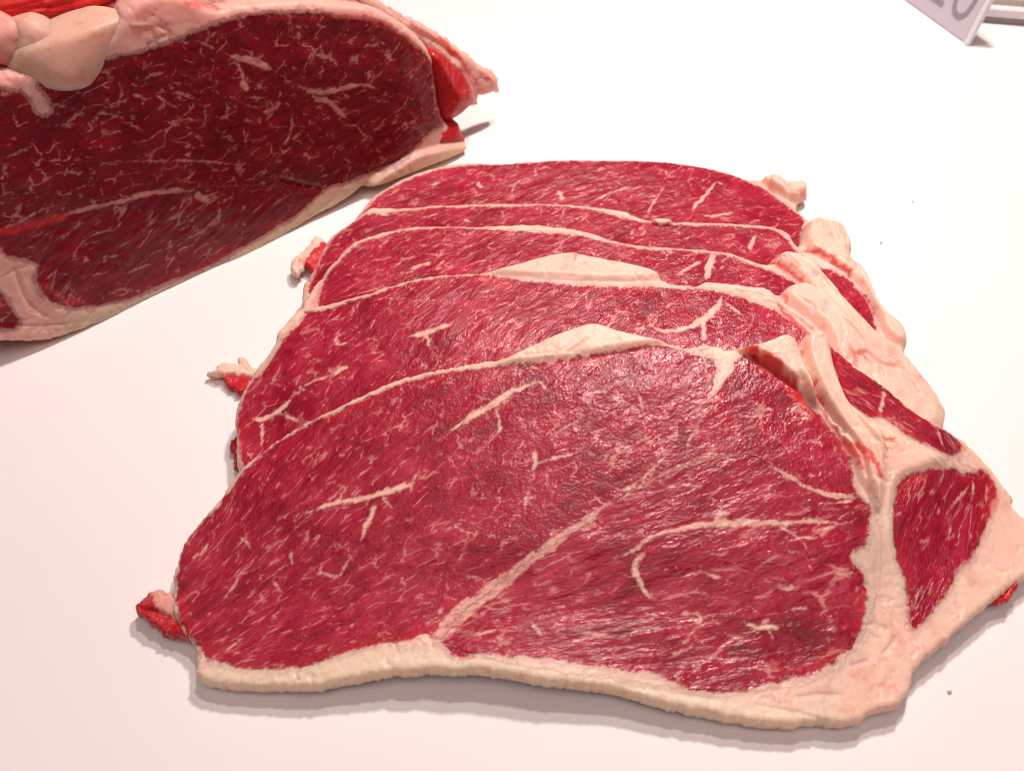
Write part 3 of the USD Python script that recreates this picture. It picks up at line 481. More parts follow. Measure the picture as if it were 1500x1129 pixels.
C_OUT = [(472,404),(476,394),(488,382),(505,362),(520,351),(552,340),(589,332),(627,328),(680,330),(720,329),(740,327),(780,326),(815,330),(852,335),(879,343),(900,351),(927,356),(943,358),(996,361),(1060,365),(1083,372),(1112,384),(1126,386),(1131,377),(1144,372),(1160,373),(1184,380),(1200,394),(1221,421),(1243,446),(1259,462),(1300,500),(1350,560),(1340,640),(1280,720),(1000,740),(700,740),(520,700),(440,600),(425,500),(440,447),(451,428),(463,412)]
C_LEAN = [(470,420),(476,404),(490,388),(507,368),(522,357),(556,346),(590,337),(640,333),(700,334),(740,338),(793,339),(847,343),(879,352),(927,362),(943,364),(996,366),(1060,371),(1083,378),(1112,391),(1135,396),(1150,404),(1165,412),(1172,424),(1180,520),(1250,700),(1000,735),(700,735),(525,695),(450,600),(435,510),(460,462),(464,440)]
C = dict(name='C', out=C_OUT, thick=0.8, h=0.065, seed=3, rag=0.05, round=(0.28, 0.26), inset=0.085, default='fat_rim', warm0=0.05, flecks=0.45, rimred=.25,
  lean=[('lean_muscle', C_LEAN)],
  split=[('tail_fat', [(1120,370),(1140,398),(1172,424),(1190,520),(1260,720),(1450,700),(1300,400),(1180,350)])],
  fibre=[(None,'dir',35,1.4)],
  veins=[([(1048,368),(1040,385),(1036,400),(1034,412)], [10,10,10,10], 1), ([(1030,381),(1008,393),(990,405)], [5,6,7], .8), ([(600,395),(620,388),(632,386)], [5,9,5], .75), ([(595,402),(605,396)], 4, .6), ([(628,360),(612,358)], 3, .5), ([(560,357),(570,352)], 4, .4), ([(640,392),(652,380)], 6, .5), ([(680,392),(700,383),(720,380)], 5, .4), ([(900,372),(920,380),(940,384)], 3, .5), ([(975,380),(980,368)], 3, .5), ([(680,362),(700,356)], 4, .4), ([(520,345),(580,336)], 4, .5)],
  blood=[([(1128,383),(1145,392),(1160,405),(1176,414)], 8, .8), ([(1135,380),(1150,385),(1166,398)], 6, .6), ([(760,390),(720,402),(705,404)], 6, .8), ([(1188,405),(1194,412)], 7, .45), ([(1166,380),(1170,384)], 4, .6), ([(440,440),(448,470),(470,420)], 10, .3)],  # red along the tail fold is glow put into the colour
  raise_=[([(1128,384),(1144,371),(1160,372),(1186,380),(1222,422),(1262,466),(1330,540),(1250,560),(1190,430),(1160,400)], .35, .3)],
  ridges=[([(1150,380),(1160,390),(1172,400)], 3, -.2), ([(1190,400),(1200,420),(1240,460)], 5, .1), ([(1160,376),(1200,400),(1235,450)], 4, .08)], lift=[])

B_OUT = [(440,420),(455,400),(470,366),(480,348),(493,337),(507,328),(520,319),(536,306),(541,302),(560,302),(592,304),(640,298),(690,297),(740,296),(793,296),(847,298),(873,302),(900,305),(924,309),(926,313),(953,321),(993,323),(1047,324),(1100,327),(1120,328),(1155,337),(1165,354),(1171,361),(1174,352),(1176,340),(1180,330),(1185,320),(1192,318),(1203,323),(1213,326),(1237,332),(1239,348),(1247,351),(1247,369),(1240,377),(1253,391),(1267,393),(1275,409),(1280,433),(1293,457),(1307,468),(1328,481),(1328,497),(1322,515),(1330,560),(1300,610),(1200,640),(1000,650),(700,640),(540,600),(450,520)]
B_LEAN = [(450,425),(458,405),(474,368),(483,350),(496,339),(510,330),(524,321),(540,312),(575,312),(592,309),(640,303),(690,302),(740,302),(793,300),(847,303),(880,309),(910,318),(953,326),(993,328),(1047,329),(1100,332),(1118,333),(1150,342),(1160,357),(1168,366),(1178,374),(1178,420),(1180,520),(1180,635),(1000,645),(700,635),(545,595),(455,515)]
B_TAIL = [(1190,388),(1197,391),(1220,396),(1243,408),(1262,425),(1272,440),(1281,455),(1284,478),(1284,490),(1310,560),(1280,600),(1230,560),(1200,440)]
B = dict(name='B', out=B_OUT, thick=0.78, h=0.07, seed=2, rag=0.05, round=(0.28, 0.26), inset=0.085, default='fat_rim', warm0=0.05, flecks=0.45, rimred=.2,
  lean=[('lean_muscle', B_LEAN), ('tail_muscle', B_TAIL)],
  split=[('tail_fat', [(1168,366),(1150,330),(1190,300),(1300,330),(1400,470),(1330,600),(1284,490),(1281,455),(1250,410),(1190,388)])],
  fibre=[(None,'dir',30,1.4)],
  veins=[([(1098,368),(1103,352),(1107,343)], [8,6,3], .8), ([(545,309),(556,312),(570,316)], [7,10,6], .9), ([(680,322),(690,325)], [7,6], .7), ([(820,322),(828,305)], 3, .6), ([(792,318),(793,306)], 3, .5), ([(924,345),(930,333)], 3, .6), ([(735,318),(745,312)], 6, .4), ([(850,316),(868,330)], 3, .5), ([(1060,345),(1090,340)], 3, .4), ([(1000,350),(1020,344)], 2.5, .4), ([(960,360),(980,356)], 3, .4)],
  fat=[('fat_crumb', [(955,322),(968,319),(982,323),(984,330),(970,332),(958,329)], .03)],
  blood=[([(1180,368),(1205,376),(1230,395),(1246,408)], 6, .85), ([(1195,372),(1220,384)], 6, .7), ([(470,370),(462,400),(455,410)], 8, .5)],  # red under the curled flap paints light glowing in the crease
  raise_=[([(1176,356),(1182,325),(1200,321),(1237,333),(1247,352),(1246,370),(1275,410),(1295,458),(1328,483),(1328,510),(1300,500),(1284,470),(1270,430),(1245,405),(1215,385),(1188,372)], .35, .25), ([(955,321),(968,318),(984,322),(985,330),(970,333),(956,329)], .2, .1)],
  ridges=[([(1204,325),(1208,345),(1220,365)], 4, -.2), ([(1222,335),(1225,352),(1240,372)], 4, .15), ([(1238,350),(1236,365),(1241,376)], 3, -.2), ([(1255,395),(1250,405),(1262,412)], 4, -.12), ([(1260,420),(1285,460),(1320,490)], 5, .1)], lift=[])

A_OUT = [(500,345),(523,313),(530,304),(540,292),(550,283),(562,276),(582,264),(600,256),(622,248),(640,244),(660,239),(680,237),(700,237),(740,239),(767,235),(790,235),(815,232),(873,233),(940,233),(980,236),(1020,241),(1060,249),(1087,259),(1100,262),(1123,261),(1128,264),(1141,265),(1150,274),(1155,274),(1165,271),(1173,270),(1181,273),(1183,288),(1178,296),(1168,298),(1166,305),(1172,310),(1181,317),(1188,322),(1200,340),(1220,380),(1250,440),(1240,520),(1200,560),(1000,580),(700,570),(560,520),(500,430)]
A_LEAN = [(510,345),(528,316),(545,298),(556,286),(570,277),(600,262),(640,249),(680,242),(740,242),(815,236),(873,236),(940,236),(980,239),(1020,244),(1060,252),(1090,262),(1119,277),(1131,285),(1150,298),(1159,307),(1172,315),(1179,325),(1176,335),(1172,345),(1170,360),(1180,420),(1230,510),(1195,550),(1000,572),(700,560),(565,512),(508,430)]
A = dict(name='A', out=A_OUT, thick=0.7, h=0.07, seed=1, rag=0.04, inset=0.04, default='fat_rim', warm0=0.0, flecks=0.45, rimred=.2,
  lean=[('lean_muscle', A_LEAN)], split=[('tail_fat', [(1085,255),(1135,285),(1170,312),(1180,330),(1240,440),(1300,420),(1220,250),(1100,230)])],
  fibre=[(None,'dir',30,1.6)],
  veins=[([(1012,309),(1026,292),(1038,282),(1048,266)], [8,6,5,4], .85), ([(1050,266),(1062,272)], 3, .5), ([(948,318),(955,298),(968,285),(973,270)], [5,3,3], .65), ([(868,296),(890,284),(915,275),(930,277)], [4,4,4,2], .7), ([(823,294),(821,284),(818,279)], [8,5,3], .8), ([(824,292),(865,285)], 3, .5), ([(1020,313),(1045,318),(1065,312),(1078,312)], [4,4,5,3], .75), ([(748,288),(752,272),(765,262)], 4, .5), ([(785,260),(783,245)], 3, .5), ([(915,275),(905,265)], 3, .5), ([(700,268),(705,275)], [7,6], .8), ([(632,272),(645,267)], [5,4], .6), ([(740,262),(743,255)], 5, .5), ([(970,285),(995,290)], 2.5, .4), ([(875,255),(880,243)], 3, .4)],
  blood=[([(1160,290),(1176,289)], 6, .45), ([(530,306),(545,297)], 4, .4)],
  raise_=[([(1110,266),(1128,262),(1141,265),(1152,275),(1182,272),(1182,294),(1160,298),(1140,285)], .5, .2)],
  ridges=[([(1124,262),(1124,275),(1135,286)], 3, -.25), ([(1148,274),(1150,285),(1160,297)], 4, -.2)], lift=[((860,232),7,2.5,.25)])

# draping: each steak lies on the counter and on the steaks behind it
GS = 0.15
GX, GY = np.arange(-26, 36, GS), np.arange(3, 56, GS)
GXY = np.stack(np.meshgrid(GX, GY, indexing='ij'), -1).reshape(-1, 2)
def sampler(Tg):
    def T(xy):
        xy = np.asarray(xy, float)
        return map_coordinates(Tg, [(xy[:, 0] - GX[0]) / GS, (xy[:, 1] - GY[0]) / GS], order=1, mode='nearest')
    return T
def outline_of(frame, pts, T, thick, drop=0.62):
    pts = chaikin(pts, 1)
    P = frame.at(pts, T)[:, :2]
    if shapely.Polygon(P).exterior.is_ccw is False: pts, P = pts[::-1], P[::-1]
    t = np.roll(P, -2, 0) - np.roll(P, 2, 0); ny = -t[:, 0] / np.maximum(np.linalg.norm(t, axis=1), 1e-9)   # outward normal's y
    lo = frame.at(pts, lambda xy: T(xy) - drop * thick)[:, :2]
    w = np.clip(-ny * 1.6, 0, 1)[:, None]
    return P * (1 - w) + lo * w
HEAP = np.zeros((len(GX), len(GY)))
def drape(s):
    global HEAP
    T = lambda xy: np.full(len(xy), s['thick'])
    for it in range(3):
        out = outline_of(TABLE, s['out'], T, s['thick'])
        poly = shapely.Polygon(out).buffer(0); shapely.prepare(poly)
        M = shapely.contains_xy(poly, GXY[:, 0], GXY[:, 1]).reshape(HEAP.shape).astype(float)
        U = HEAP.copy(); W = gaussian_filter(M, 2.2) + 1e-6
        for _ in range(45): U = np.where(M > 0, np.maximum(HEAP, gaussian_filter(U * M, 2.2) / W), HEAP)
        for (c, rx, ry, dz) in s['lift']:
            p = TABLE.at([c], T)[0]
            U = U + M * (dz * np.exp(-((GXY[:, 0] - p[0]) / rx) ** 2 - ((GXY[:, 1] - p[1]) / ry) ** 2)).reshape(U.shape)
        Tg = U + s['thick']
        num, den = Tg * M, M.copy(); ext = gaussian_filter(num, 1.6) / (gaussian_filter(den, 1.6) + 1e-9)
        wide = gaussian_filter(num, 10) / (gaussian_filter(den, 10) + 1e-12); far = gaussian_filter(M, 1.6) < 0.02
        full = np.where(far, np.where(gaussian_filter(den, 10) > 1e-6, wide, s['thick']), ext)
        T = sampler(full)
    HEAP = np.where(M > 0, np.maximum(HEAP, full), HEAP)
    return T, out
LABELS = {
 'A': 'rearmost steak of the fanned row, small fat lumps at its right end',
 'B': 'second steak from the back, orange fat crumb on its edge, curled flap at right',
 'C': 'middle steak of the row, red-edged fat fold at its right end',
 'D': 'steak just behind the front one, with a branching Y shaped fat vein',
 'E': 'front steak on top of the row, whole face and triangular fat tail visible'}
SC = dict(h=0.04, round=(0.12, 0.12), thick=0.4, rag=0.12, relief=1.2, flecks=0, rows=4, vein_parts=False, zmin=0.02)
SCRAPS = {
 'D': [dict(SC, seed=51, name='scrap', z=.5, out=[(302,544),(316,541),(318,532),(335,529),(350,533),(347,524),(352,520),(360,524),(361,534),(380,540),(376,556),(350,552),(330,550),(304,551)], lean=[], blood=[([(320,545),(350,545)], 6, .25)]),
       dict(SC, seed=52, name='scrap', z=.42, out=[(326,551),(345,547),(374,550),(368,570),(355,577),(340,572),(330,562)], lean=[('scrap',[(300,500),(420,500),(420,600),(300,600)])], bloodpoly=[([(300,500),(420,500),(420,600),(300,600)], .6, .1)]),
       dict(SC, seed=53, name='scrap', z=.42, rag=.14, out=[(338,643),(347,637),(375,640),(392,655),(350,690),(345,684),(340,670),(346,663),(336,660)], lean=[('scrap',[(300,600),(420,600),(420,700),(300,700)])], bloodpoly=[([(300,600),(420,600),(420,700),(300,700)], .4, .1)])],
 'B': [dict(SC, seed=54, name='scrap', z=.7, rag=.1, out=[(458,347),(466,344),(475,350),(470,358),(457,372),(444,385),(441,395),(436,407),(430,400),(425,390),(428,379),(438,372),(448,362)], lean=[], blood=[([(455,360),(440,385)], 4, .25)]),
       dict(SC, seed=55, name='scrap', z=.62, rag=.1, out=[(453,362),(470,352),(490,358),(492,380),(480,404),(462,412),(456,398),(450,388),(443,390),(447,378)], lean=[('scrap',[(400,300),(520,300),(520,450),(400,450)])], bloodpoly=[([(400,300),(520,300),(520,450),(400,450)], .65, .1)])],
 'E': [dict(SC, seed=56, name='scrap', z=.75, thick=.6, h=.04, out=[(193,889),(204,879),(216,866),(228,860),(243,866),(262,874),(270,900),(280,935),(262,937),(246,931),(228,921),(212,905)], lean=[('scrap',[(150,820),(222,868),(224,888),(232,899),(250,901),(262,905),(300,960),(150,960)])], bloodpoly=[([(150,820),(300,850),(300,960),(150,960)], .45, .1)], ridges=[([(200,890),(225,895),(250,903)], 5, -.2)], warm0=.3),
       dict(SC, seed=57, name='scrap', z=.8, thick=.5, h=.04, out=[(1456,878),(1462,868),(1475,862),(1476,852),(1487,850),(1489,860),(1480,866),(1477,880),(1466,884)], lean=[('scrap',[(1400,800),(1530,800),(1530,950),(1400,950)])], bloodpoly=[([(1400,800),(1530,800),(1530,950),(1400,950)], .9, .1)])],
}
for s in (A, B, C, D, E):
    T, out = drape(s)
    c = out.mean(0)
    par = thing('beef_steak', LABELS[s['name']], 'steak', 'raw beef steaks fanned out in an overlapping row', (c[0], c[1], 0))
    spec = dict(s); spec['raise'] = s.get('raise_', []); spec['zmin'] = 0.01
    build_sheet(par, TABLE, T, out, spec, M_BEEF)
    for sc in SCRAPS.get(s['name'], []):
        TT = (lambda z0: (lambda xy: z0 + 0.35 * noise2(np.asarray(xy), 1.3, 77, 2)))(sc['z'])
        build_sheet(par, TABLE, TT, outline_of(TABLE, sc['out'], TT, sc['thick'], .5), dict(sc, default='scrap'), M_BEEF)

# ------------------------------------------------------------------ the big joint the steaks were cut from
G0, G1 = ground(99, 493), ground(682, 223)
ex = (G1 - G0) / np.linalg.norm(G1 - G0); n0 = np.array([ex[1], -ex[0], 0.0])
LEAN_BACK = math.radians(8)
ez = math.cos(LEAN_BACK) * n0 + math.sin(LEAN_BACK) * np.array([0, 0, 1.]); ey = np.cross(ez, ex)
JF = Frame(G0, np.array([ex, ey, ez]))
J_OUT = [(-185,250),(-170,170),(-120,118),(-40,108),(0,112),(45,108),(60,112),(75,105),(120,85),(160,55),(190,10),(215,-8),(270,-8),(300,10),(325,18),(350,8),(400,4),(440,3),(500,7),(550,13),(590,35),(620,60),(633,80),(639,110),(644,150),(651,178),(664,190),(684,204),(682,223),(640,238),(600,254),(544,277),(535,272),(509,293),(440,330),(400,359),(347,385),(320,391),(267,416),(213,444),(165,468),(120,485),(99,492),(64,501),(0,502),(-60,500),(-130,470),(-175,380)]
J_LEAN = [(-175,240),(-160,180),(-120,145),(-40,128),(0,131),(16,136),(32,133),(43,149),(48,160),(58,170),(67,171),(78,163),(76,150),(69,141),(60,130),(56,124),(72,114),(120,96),(149,88),(197,80),(240,67),(293,45),(333,29),(373,21),(424,19),(475,19),(493,27),(547,29),(573,40),(600,61),(618,77),(640,99),(648,120),(655,149),(662,176),(643,186),(627,195),(608,216),(587,235),(547,251),(509,267),(475,275),(440,312),(400,337),(347,367),(299,393),(248,412),(219,425),(187,439),(144,447),(107,451),(80,447),(64,433),(53,412),(51,399),(60,388),(40,380),(16,377),(0,365),(-40,345),(-120,330),(-165,300)]
J = dict(h=0.07, thick=1.2, round=(0.35, 0.30), seed=9, rag=0.05, inset=0.05, default='fat_rim', warm0=0.1, flecks=1.2, rimred=.25, rows=5, tuck=0.0, relief=1.0,
  fleck_kw=dict(length=(0.12, 0.65), width=(0.018, 0.045), strength=(0.15, 0.5), branchy=0.6, jit=0.9),
  lean=[('lean_muscle', J_LEAN), ('lean_muscle', [(-40,418),(0,425),(16,447),(32,479),(10,482),(-40,478)])],
  split=[('side_fat', [(-200,100),(70,380),(55,410),(70,440),(110,460),(110,540),(-200,560)]), ('top_fat', [(-200,60),(0,131),(60,175),(72,114),(200,80),(300,45),(380,22),(560,30),(640,100),(700,60),(560,-40),(-200,-40)])],
  warm=[([(64,505),(110,455),(190,442),(300,396),(400,340),(480,278),(690,200),(690,230),(545,285),(400,365),(210,450)], 0.9, .3)],
  fibre=[(None,'dir',5,1.1), ([(-200,330),(0,330),(150,300),(290,270),(475,275),(300,400),(120,460),(-200,460)],'dir',20,1.8)],
  veins=[([(432,124),(445,130),(465,135),(490,132),(512,125),(531,124),(555,129)], [6,8,10,9,8,5,3], .85), ([(450,134),(460,146),(480,147),(493,160),(507,175)], [5,6,10,9,5], .85), ([(520,184),(539,205)], 5, .6), ([(331,80),(345,84),(360,86),(385,95),(402,104)], [6,9,10,11,4], .85), ([(346,88),(351,102),(356,118)], [6,5,4], .75), ([(352,122),(360,127)], [12,10], .75), ([(461,80),(475,83),(490,88)], [4,7,4], .7), ([(474,82),(467,72),(470,65)], 4, .6), ([(424,168),(427,185),(418,205),(409,214)], [3,5,5,3], .7), ([(409,214),(414,225)], 3, .5), ([(149,238),(213,237),(293,235),(360,243)], [3,6,8,4], .45),
   ([(0,337),(30,325),(53,310),(85,300)], [4,5,4,3], .6), ([(85,322),(105,312),(128,306),(171,297),(203,286),(253,279),(290,280)], [6,9,10,9,10,9,6], .75), ([(286,287),(305,292)], [14,12], .75), ([(322,305),(319,328)], [6,9], .65), ([(115,353),(140,342),(171,335)], 4, .55), ([(112,364),(130,356),(150,352)], 4, .5), ([(205,118),(222,110),(245,106)], [4,7,3], .7), ([(200,95),(210,103),(225,92)], 3, .5), ([(175,120),(178,140),(172,158)], [3,5,3], .6), ([(195,138),(215,147)], [5,6], .7), ([(253,135),(272,139),(292,147)], [4,7,4], .7), ([(230,140),(243,150),(238,160)], 4, .6), ([(245,152),(262,160)], 4, .6), ([(245,180),(265,175),(295,177)], [3,6,2], .6), ([(258,168),(268,176)], 4, .6), ([(136,165),(160,168),(180,165)], 3, .5), ([(140,170),(140,185)], 4, .5), ([(180,178),(195,183),(210,192)], [5,6,4], .6), ([(330,150),(334,165),(328,172),(318,174)], [5,10,9,4], .6), ([(352,140),(370,143),(392,142)], 3, .55), ([(355,150),(372,158),(385,155)], 3, .45), ([(354,185),(356,198),(360,208)], [4,6,3], .6), ([(300,65),(307,52)], 3, .6), ([(295,63),(315,72)], [6,6], .6), ([(262,62),(275,64)], 4, .5), ([(437,45),(440,55),(430,56)], 4, .6), ([(510,42),(505,52)], 4, .5), ([(545,50),(553,60),(565,68)], 3, .55), ([(540,68),(555,66)], 3, .5), ([(598,140),(590,155)], 4, .5), ([(585,185),(595,180)], 4, .5), ([(545,190),(557,188)], [6,5], .6), ([(120,216),(150,215)], 3, .4), ([(10,230),(30,222),(50,214)], [5,4,4], .5), ([(5,238),(8,250)], 6, .5), ([(75,240),(90,243)], 3, .4), ([(90,150),(108,140),(118,130)], 3, .5), ([(60,150),(95,155),(115,162)], [6,4,3], .5), ([(0,140),(16,134)], 4, .6), ([(230,325),(250,322),(270,312)], 3, .5), ([(255,340),(280,330)], 4, .5), ([(260,368),(285,358)], [6,5], .55), ([(150,378),(172,374)], [5,4], .55), ([(180,402),(205,393),(225,386)], [3,5,3], .5), ([(130,405),(160,398)], 4, .4), ([(85,403),(100,400)], 4, .5), ([(100,430),(112,440)], 5, .5), ([(630,200),(600,222)], 3, .5)],
  blood=[([(-40,345),(10,340),(60,325),(95,318)], 12, .55), ([(475,22),(540,30),(580,44),(615,76)], 7, .45), ([(65,415),(90,440),(130,446)], 7, .4), ([(395,28),(440,26)], 5, .4), ([(292,393),(298,396)], 5, .8), ([(270,5),(325,12)], 10, .6), ([(0,118),(40,112)], 5, .4), ([(560,235),(610,212)], 4, .4)],
  ridges=[([(20,385),(30,420),(50,455),(90,470)], 4, -.15), ([(45,385),(60,440),(100,465)], 5, .1), ([(40,440),(70,460)], 3, -.1), ([(0,470),(40,478),(110,472)], 4, -.12), ([(475,275),(440,270),(400,258)], 4, -.15), ([(230,40),(245,42),(248,50)], 2.5, -.1), ([(190,36),(220,37)], 3, .12), ([(608,216),(587,236),(547,253)], 5, -.25), ([(400,350),(500,285)], 4, -.1)], lift=[])
J['raise'] = [([(536,268),(545,277),(600,254),(682,223),(684,205),(640,213),(600,224),(560,247)], .35, .25), ([(600,60),(640,150),(648,178),(600,225),(475,276),(300,240),(300,60)], .12, 1.2)]
JT = lambda xy: 0.5 * noise2(np.asarray(xy), 0.22, 91, 2) - 0.012 * np.maximum(np.asarray(xy)[:, 1] - 9.5, 0) ** 2
jp = thing('beef_joint', 'large dark red beef joint with marbled cut face standing behind the steaks', 'meat joint', None, G0)
jout = outline_of(JF, J_OUT, JT, 0.1)
build_sheet(jp, JF, JT, jout, J, M_JOINT)
def normals_of(W, F):
    nn = np.zeros_like(W); fn = np.cross(W[F[:, 1]] - W[F[:, 0]], W[F[:, 2]] - W[F[:, 0]])
    for k in range(3): np.add.at(nn, F[:, k], fn)
    return nn / np.maximum(np.linalg.norm(nn, axis=1), 1e-12)[:, None]
def joint_body():
    ring = dense(np.array(shapely.Polygon(jout).buffer(-0.12).exterior.coords)[:-1], 0.22, True)
    if not shapely.Polygon(ring).exterior.is_ccw: ring = ring[::-1]
    n = len(ring); cen = np.array([ring[:, 0].mean(), 4.5]); D_ = np.concatenate([[0.25], np.arange(0.5, 17, 0.35)])
    V = []
    for d in D_:
        k = 1 + 0.035 * math.sin(min(d, 6) / 6 * math.pi / 2) - 0.55 * sstep(np.array([d]), 8, 17.5)[0] ** 2
        p = cen + (ring - cen) * k
        r = ring - cen; r = r / np.linalg.norm(r, axis=1)[:, None]
        q = np.column_stack([p, np.full(n, -d)])
        nz = meshkit.fbm(q * 0.55, 4, 61) - 0.5; nz2 = meshkit.fbm(q * 1.9, 3, 62) - 0.5
        p = p + r * ((1.1 * nz + 0.35 * nz2) * min(1, d / 1.2))[:, None]
        V.append(np.column_stack([p, np.full(n, -d) + JT(p) * max(0, 1 - d)]))
    V = np.vstack(V); V = np.vstack([V, [[*cen, -D_[-1] - 0.6]]])
    m = len(D_); I = np.arange(n * m).reshape(m, n); J2 = np.roll(I, -1, 1)
    F = np.vstack([np.column_stack([I[:-1].ravel(), I[1:].ravel(), J2[:-1].ravel()]), np.column_stack([J2[:-1].ravel(), I[1:].ravel(), J2[1:].ravel()])])
    F = np.vstack([F, np.column_stack([I[-1], np.full(n, n * m), J2[-1]])])
    W = JF.world(V); W[:, 2] = np.maximum(W[:, 2], 0.03)
    nz = meshkit.fbm(V * 0.35, 4, 63) - 0.5
    fat = np.clip(0.85 + 0.6 * (meshkit.fbm(V * 0.5, 3, 64) - 0.5), 0, 1); blood = 0.75 * sstep(nz, 0.02, 0.14) * sstep(-V[:, 2], 0.6, 1.6)
    put(jp, 'body', W, F[:, ::-1] if np.sum(normals_of(W, F)[:n * m] * (W[:n * m] - JF.world(np.array([[*cen, -8.]])))) < 0 else F, M_JOINT, None, np.column_stack([fat, blood, 0.2 + 0 * fat]), V)
joint_body()
def lump(name, px, z, r, seed, feat, amp=0.35, flat=None):
    m = trimesh.creation.icosphere(5, 1.0); v = np.array(m.vertices)
    nz = meshkit.fbm(v * 0.9 + seed, 2, seed) - 0.5; nz2 = meshkit.fbm(v * 2.4 + seed, 3, seed + 1) - 0.5
    v = v * (1 + amp * 2 * nz + 0.05 * nz2)[:, None] * np.array(r)
    rg = np.random.default_rng(seed)
    for _ in range(7):
        d = rg.normal(size=3); d /= np.linalg.norm(d); t_ = (v / np.array(r)) @ d - rg.uniform(0.62, 0.85)
        v = v - np.outer(0.85 * np.log1p(np.exp(t_ * 16)) / 16, d) * np.array(r)
    c = JF.at([px], lambda xy: np.full(len(xy), z))[0]
    if flat is not None:
        zz = v[:, 2] + c[2]; v[:, 2] = np.where(zz > flat, flat + 0.08 * np.tanh((zz - flat) / 0.5) * 1.2, zz) - c[2]
    P = v + c; W = JF.world(P); F = np.array(m.faces)
    fe = np.tile(np.array(feat, float), (len(v), 1)); fe[:, 1] = np.clip(fe[:, 1] * (1 + 3 * nz), 0, 1)
    if feat[0] < 0.5:
        n3 = meshkit.fbm(P * [1.2, 4.0, 2.0], 4, seed + 5) - 0.5; fe[:, 0] = np.clip(0.45 + 1.1 * n3, 0, 1); fe[:, 1] = np.clip(fe[:, 1] + 0.8 * nz2, 0, 1)
        W = W + JF.R[2] * (0.35 * n3)[:, None]
    put(jp, name, W, F, M_JOINT, normals_of(W, F), fe, P)
lump('fat_lump', (112, 72), -0.9, (2.6, 1.5, 1.3), 3, (1, 0.03, .7), 0.13)  # warm and red tint paints the orange light on the lumps
lump('fat_lump', (50, 66), -1.5, (1.25, 1.3, 1.3), 7, (1, 0.10, .6), 0.16)
lump('fat_lump', (0, 50), -1.5, (1.0, 1.2, 1.0), 12, (1, 0.25, .2), 0.2)
lump('fat_lump', (173, 46), -1.2, (0.75, 0.85, 0.8), 15, (1, 0.12, .2), 0.2)
lump('red_muscle', (70, 8), -2.4, (4.0, 1.2, 1.0), 23, (0.1, 0.75, .2), 0.2)  # strong red paints light glowing through the meat from behind
lump('red_muscle', (165, 4), -2.4, (3.0, 0.9, 1.0), 27, (0.1, 0.8, .2), 0.2)
lump('red_muscle', (12, 92), -1.7, (2.2, 1.1, 1.0), 29, (0.1, 0.75, .2), 0.2)
def joint_piece(name, pts, z, dome, seed, spec):
    cx = np.array([z])
    base = lambda xy: z + 0.25 * noise2(np.asarray(xy), 0.8, seed, 2)
    o = outline_of(JF, pts, base, 0.1)
    P = Poly(o)
    T = lambda xy: base(xy) + dome * np.sqrt(np.clip(P.sd(np.asarray(xy)) / P.p.area ** .5 * 2.4, 0, 1))
    build_sheet(jp, JF, T, o, dict(dict(h=0.07, thick=1.2, round=(0.3, 0.25), seed=seed, rag=0.05, rows=5, flecks=1.0, vein_parts=False, default=name), **spec), M_JOINT)
ALLJ = [(450,-80),(900,-80),(900,330),(450,330)]
joint_piece('outer_membrane', [(520,-14),(557,0),(581,18),(616,34),(643,50),(680,77),(704,98),(723,106),(733,115),(731,126),(734,138),(726,133),(718,138),(712,139),(699,141),(703,155),(690,156),(676,140),(660,110),(630,84),(600,66),(570,46),(530,26)], -0.9, 0.15, 71,
  dict(lean=[], rag=.12, thick=.5, blood=[([(645,55),(660,72),(668,80)], 8, .8), ([(575,16),(590,26),(610,40)], 4, .5), ([(672,85),(690,110),(700,125)], 6, .75), ([(712,113),(717,117)], 3, .9), ([(700,132),(712,136)], 5, .5)], ridges=[([(600,40),(640,62),(680,95)], 5, -.15), ([(660,90),(672,102)], 5, .15), ([(700,100),(725,120)], 4, .1)]))
joint_piece('side_muscle', [(625,71),(640,73),(656,85),(668,98),(680,108),(691,122),(694,138),(688,152),(678,162),(665,171),(648,181),(636,170),(630,140),(624,100)], -0.75, 0.85, 72, dict(lean=[('side_muscle', ALLJ)], bloodpoly=[(ALLJ, .55, .1)], fat=[('side_muscle', [(672,98),(692,110),(705,140),(690,160),(690,140),(684,120)], .15)]))
joint_piece('side_muscle', [(600,214),(620,200),(640,184),(655,180),(670,176),(676,192),(684,205),(668,212),(640,222),(615,228)], -0.35, 0.45, 73, dict(lean=[('side_muscle', ALLJ)], bloodpoly=[(ALLJ, .6, .1)]))

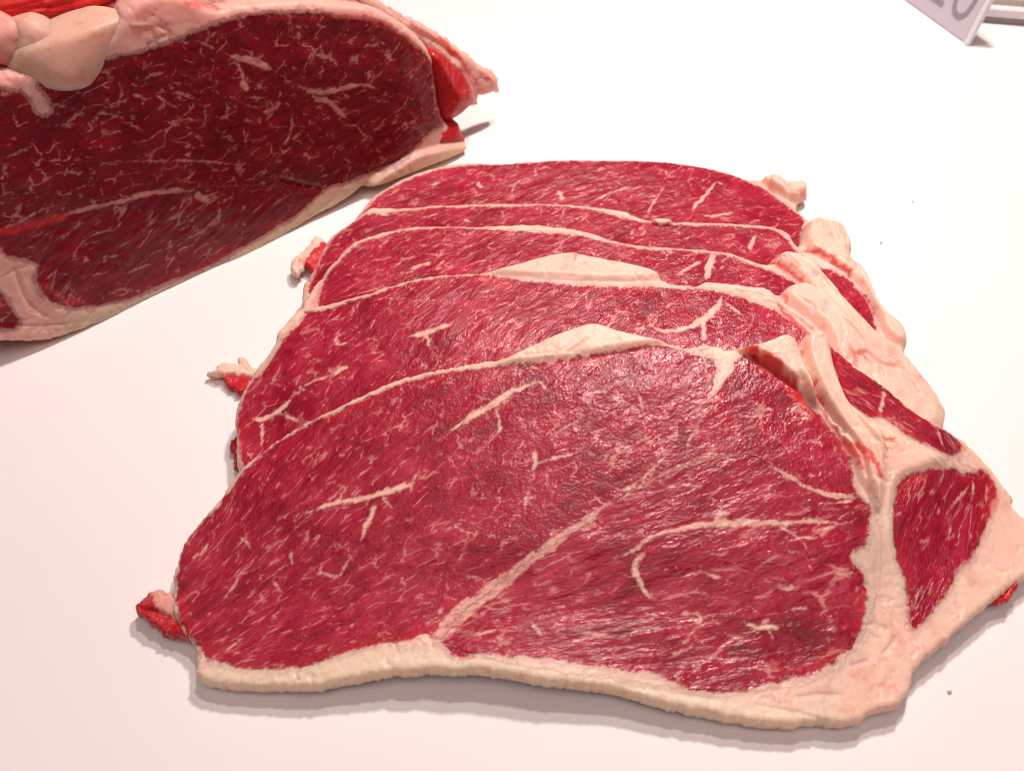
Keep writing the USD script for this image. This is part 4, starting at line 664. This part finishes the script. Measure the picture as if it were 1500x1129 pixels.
# ------------------------------------------------------------------ price sign, steel tray and crumbs at the far edge
def box(lo, hi, R=np.eye(3), O=(0, 0, 0), bev=0.0):
    m = trimesh.creation.box(np.array(hi) - np.array(lo)); v = np.array(m.vertices) + (np.array(lo) + np.array(hi)) / 2
    return v @ R + np.array(O), np.array(m.faces)
def rbox(lo, hi, r, R=np.eye(3), O=(0, 0, 0)):
    import manifold3d as mf
    lo, hi = np.array(lo, float), np.array(hi, float)
    s = mf.Manifold.sphere(r, 16); pts = [s.translate([float(c) for c in (lo + r + (hi - lo - 2 * r) * np.array(k))]) for k in np.ndindex(2, 2, 2)]
    m = mf.Manifold.batch_hull(pts).to_mesh(); return np.array(m.vert_properties[:, :3]) @ R + np.array(O), np.array(m.tri_verts)
def sign():
    B0, B1 = ground(1418, 67), ground(1322, -2)
    x = (B0 - B1) / np.linalg.norm(B0 - B1); n = np.array([x[1], -x[0], 0.]); up = np.array([0, 0, 1.]) * math.cos(.12) - n * math.sin(.12); nz = np.cross(x, up)
    R = np.array([x, up, nz]); p = thing('price_sign', 'pale grey upright price card with large grey figures at the far right corner', 'sign', None, B0)
    Wd = 15.0
    put(p, 'card', *rbox((-Wd, 0.02, -0.06), (-0.45, 4.6, 0.0), .025, R, B0), M_CARD)
    put(p, 'clear_sleeve', *rbox((-Wd - .3, 0.0, -0.22), (0.0, 4.8, -0.09), .03, R, B0), M_SLEEVE)
    put(p, 'sleeve_edge', *rbox((-0.36, 0.0, -0.085), (0.0, 4.8, 0.10), .03, R, B0), M_SLEEVE)
    tx = meshkit.text_mesh('10', 3.3, 0.02, False); v = np.array(tx.vertices); v = v * [0.78, 1, 1]; v = v + [-0.95 - v[:, 0].max(), 0.95, 0.004]
    put(p, 'figures', v @ R + B0, np.array(tx.faces), M_INK)
sign()
def tray():
    a, b = ground(1440, 34), ground(1500, 39)
    x = (b - a) / np.linalg.norm(b - a); y = np.array([-x[1], x[0], 0.]); R = np.array([x, y, [0, 0, 1.]])
    p = thing('steel_tray', 'beige metal tray edge with a pale rim in the far right corner', 'tray', None, a)
    put(p, 'foot', *box((-0.6, 0.15, 0.0), (26, 18, 0.45), R, a), M_GAP)
    put(p, 'rim', *rbox((-0.8, 0.0, 0.42), (26.3, 18.3, 1.0), .12, R, a), M_TRIM)
    put(p, 'panel', *rbox((-0.6, 0.55, 0.9), (26, 18, 1.5), .2, R, a), M_TRAY)
tray()
for (px_, r, lab) in (((1337, 295), .07, 'tiny grey crumb on the bare counter, upper right of the steaks'), ((1291, 355), .08, 'tiny grey crumb beside the curled fat flap of a rear steak'), ((1391, 1012), .09, 'tiny grey crumb on the counter below the front steak tail')):
    m = trimesh.creation.icosphere(2, 1.0); v = np.array(m.vertices); v = v * (1 + .6 * (meshkit.fbm(v * 2 + px_[0], 2, 5) - .5))[:, None] * [r * .9, r * .5, r * .3]
    g = ground(*px_); q = put(None, 'crumb', v + g + [0, 0, r * .3], np.array(m.faces), M_SPECK, np.array(m.vertices)); tag(q, label=lab, category='crumb')
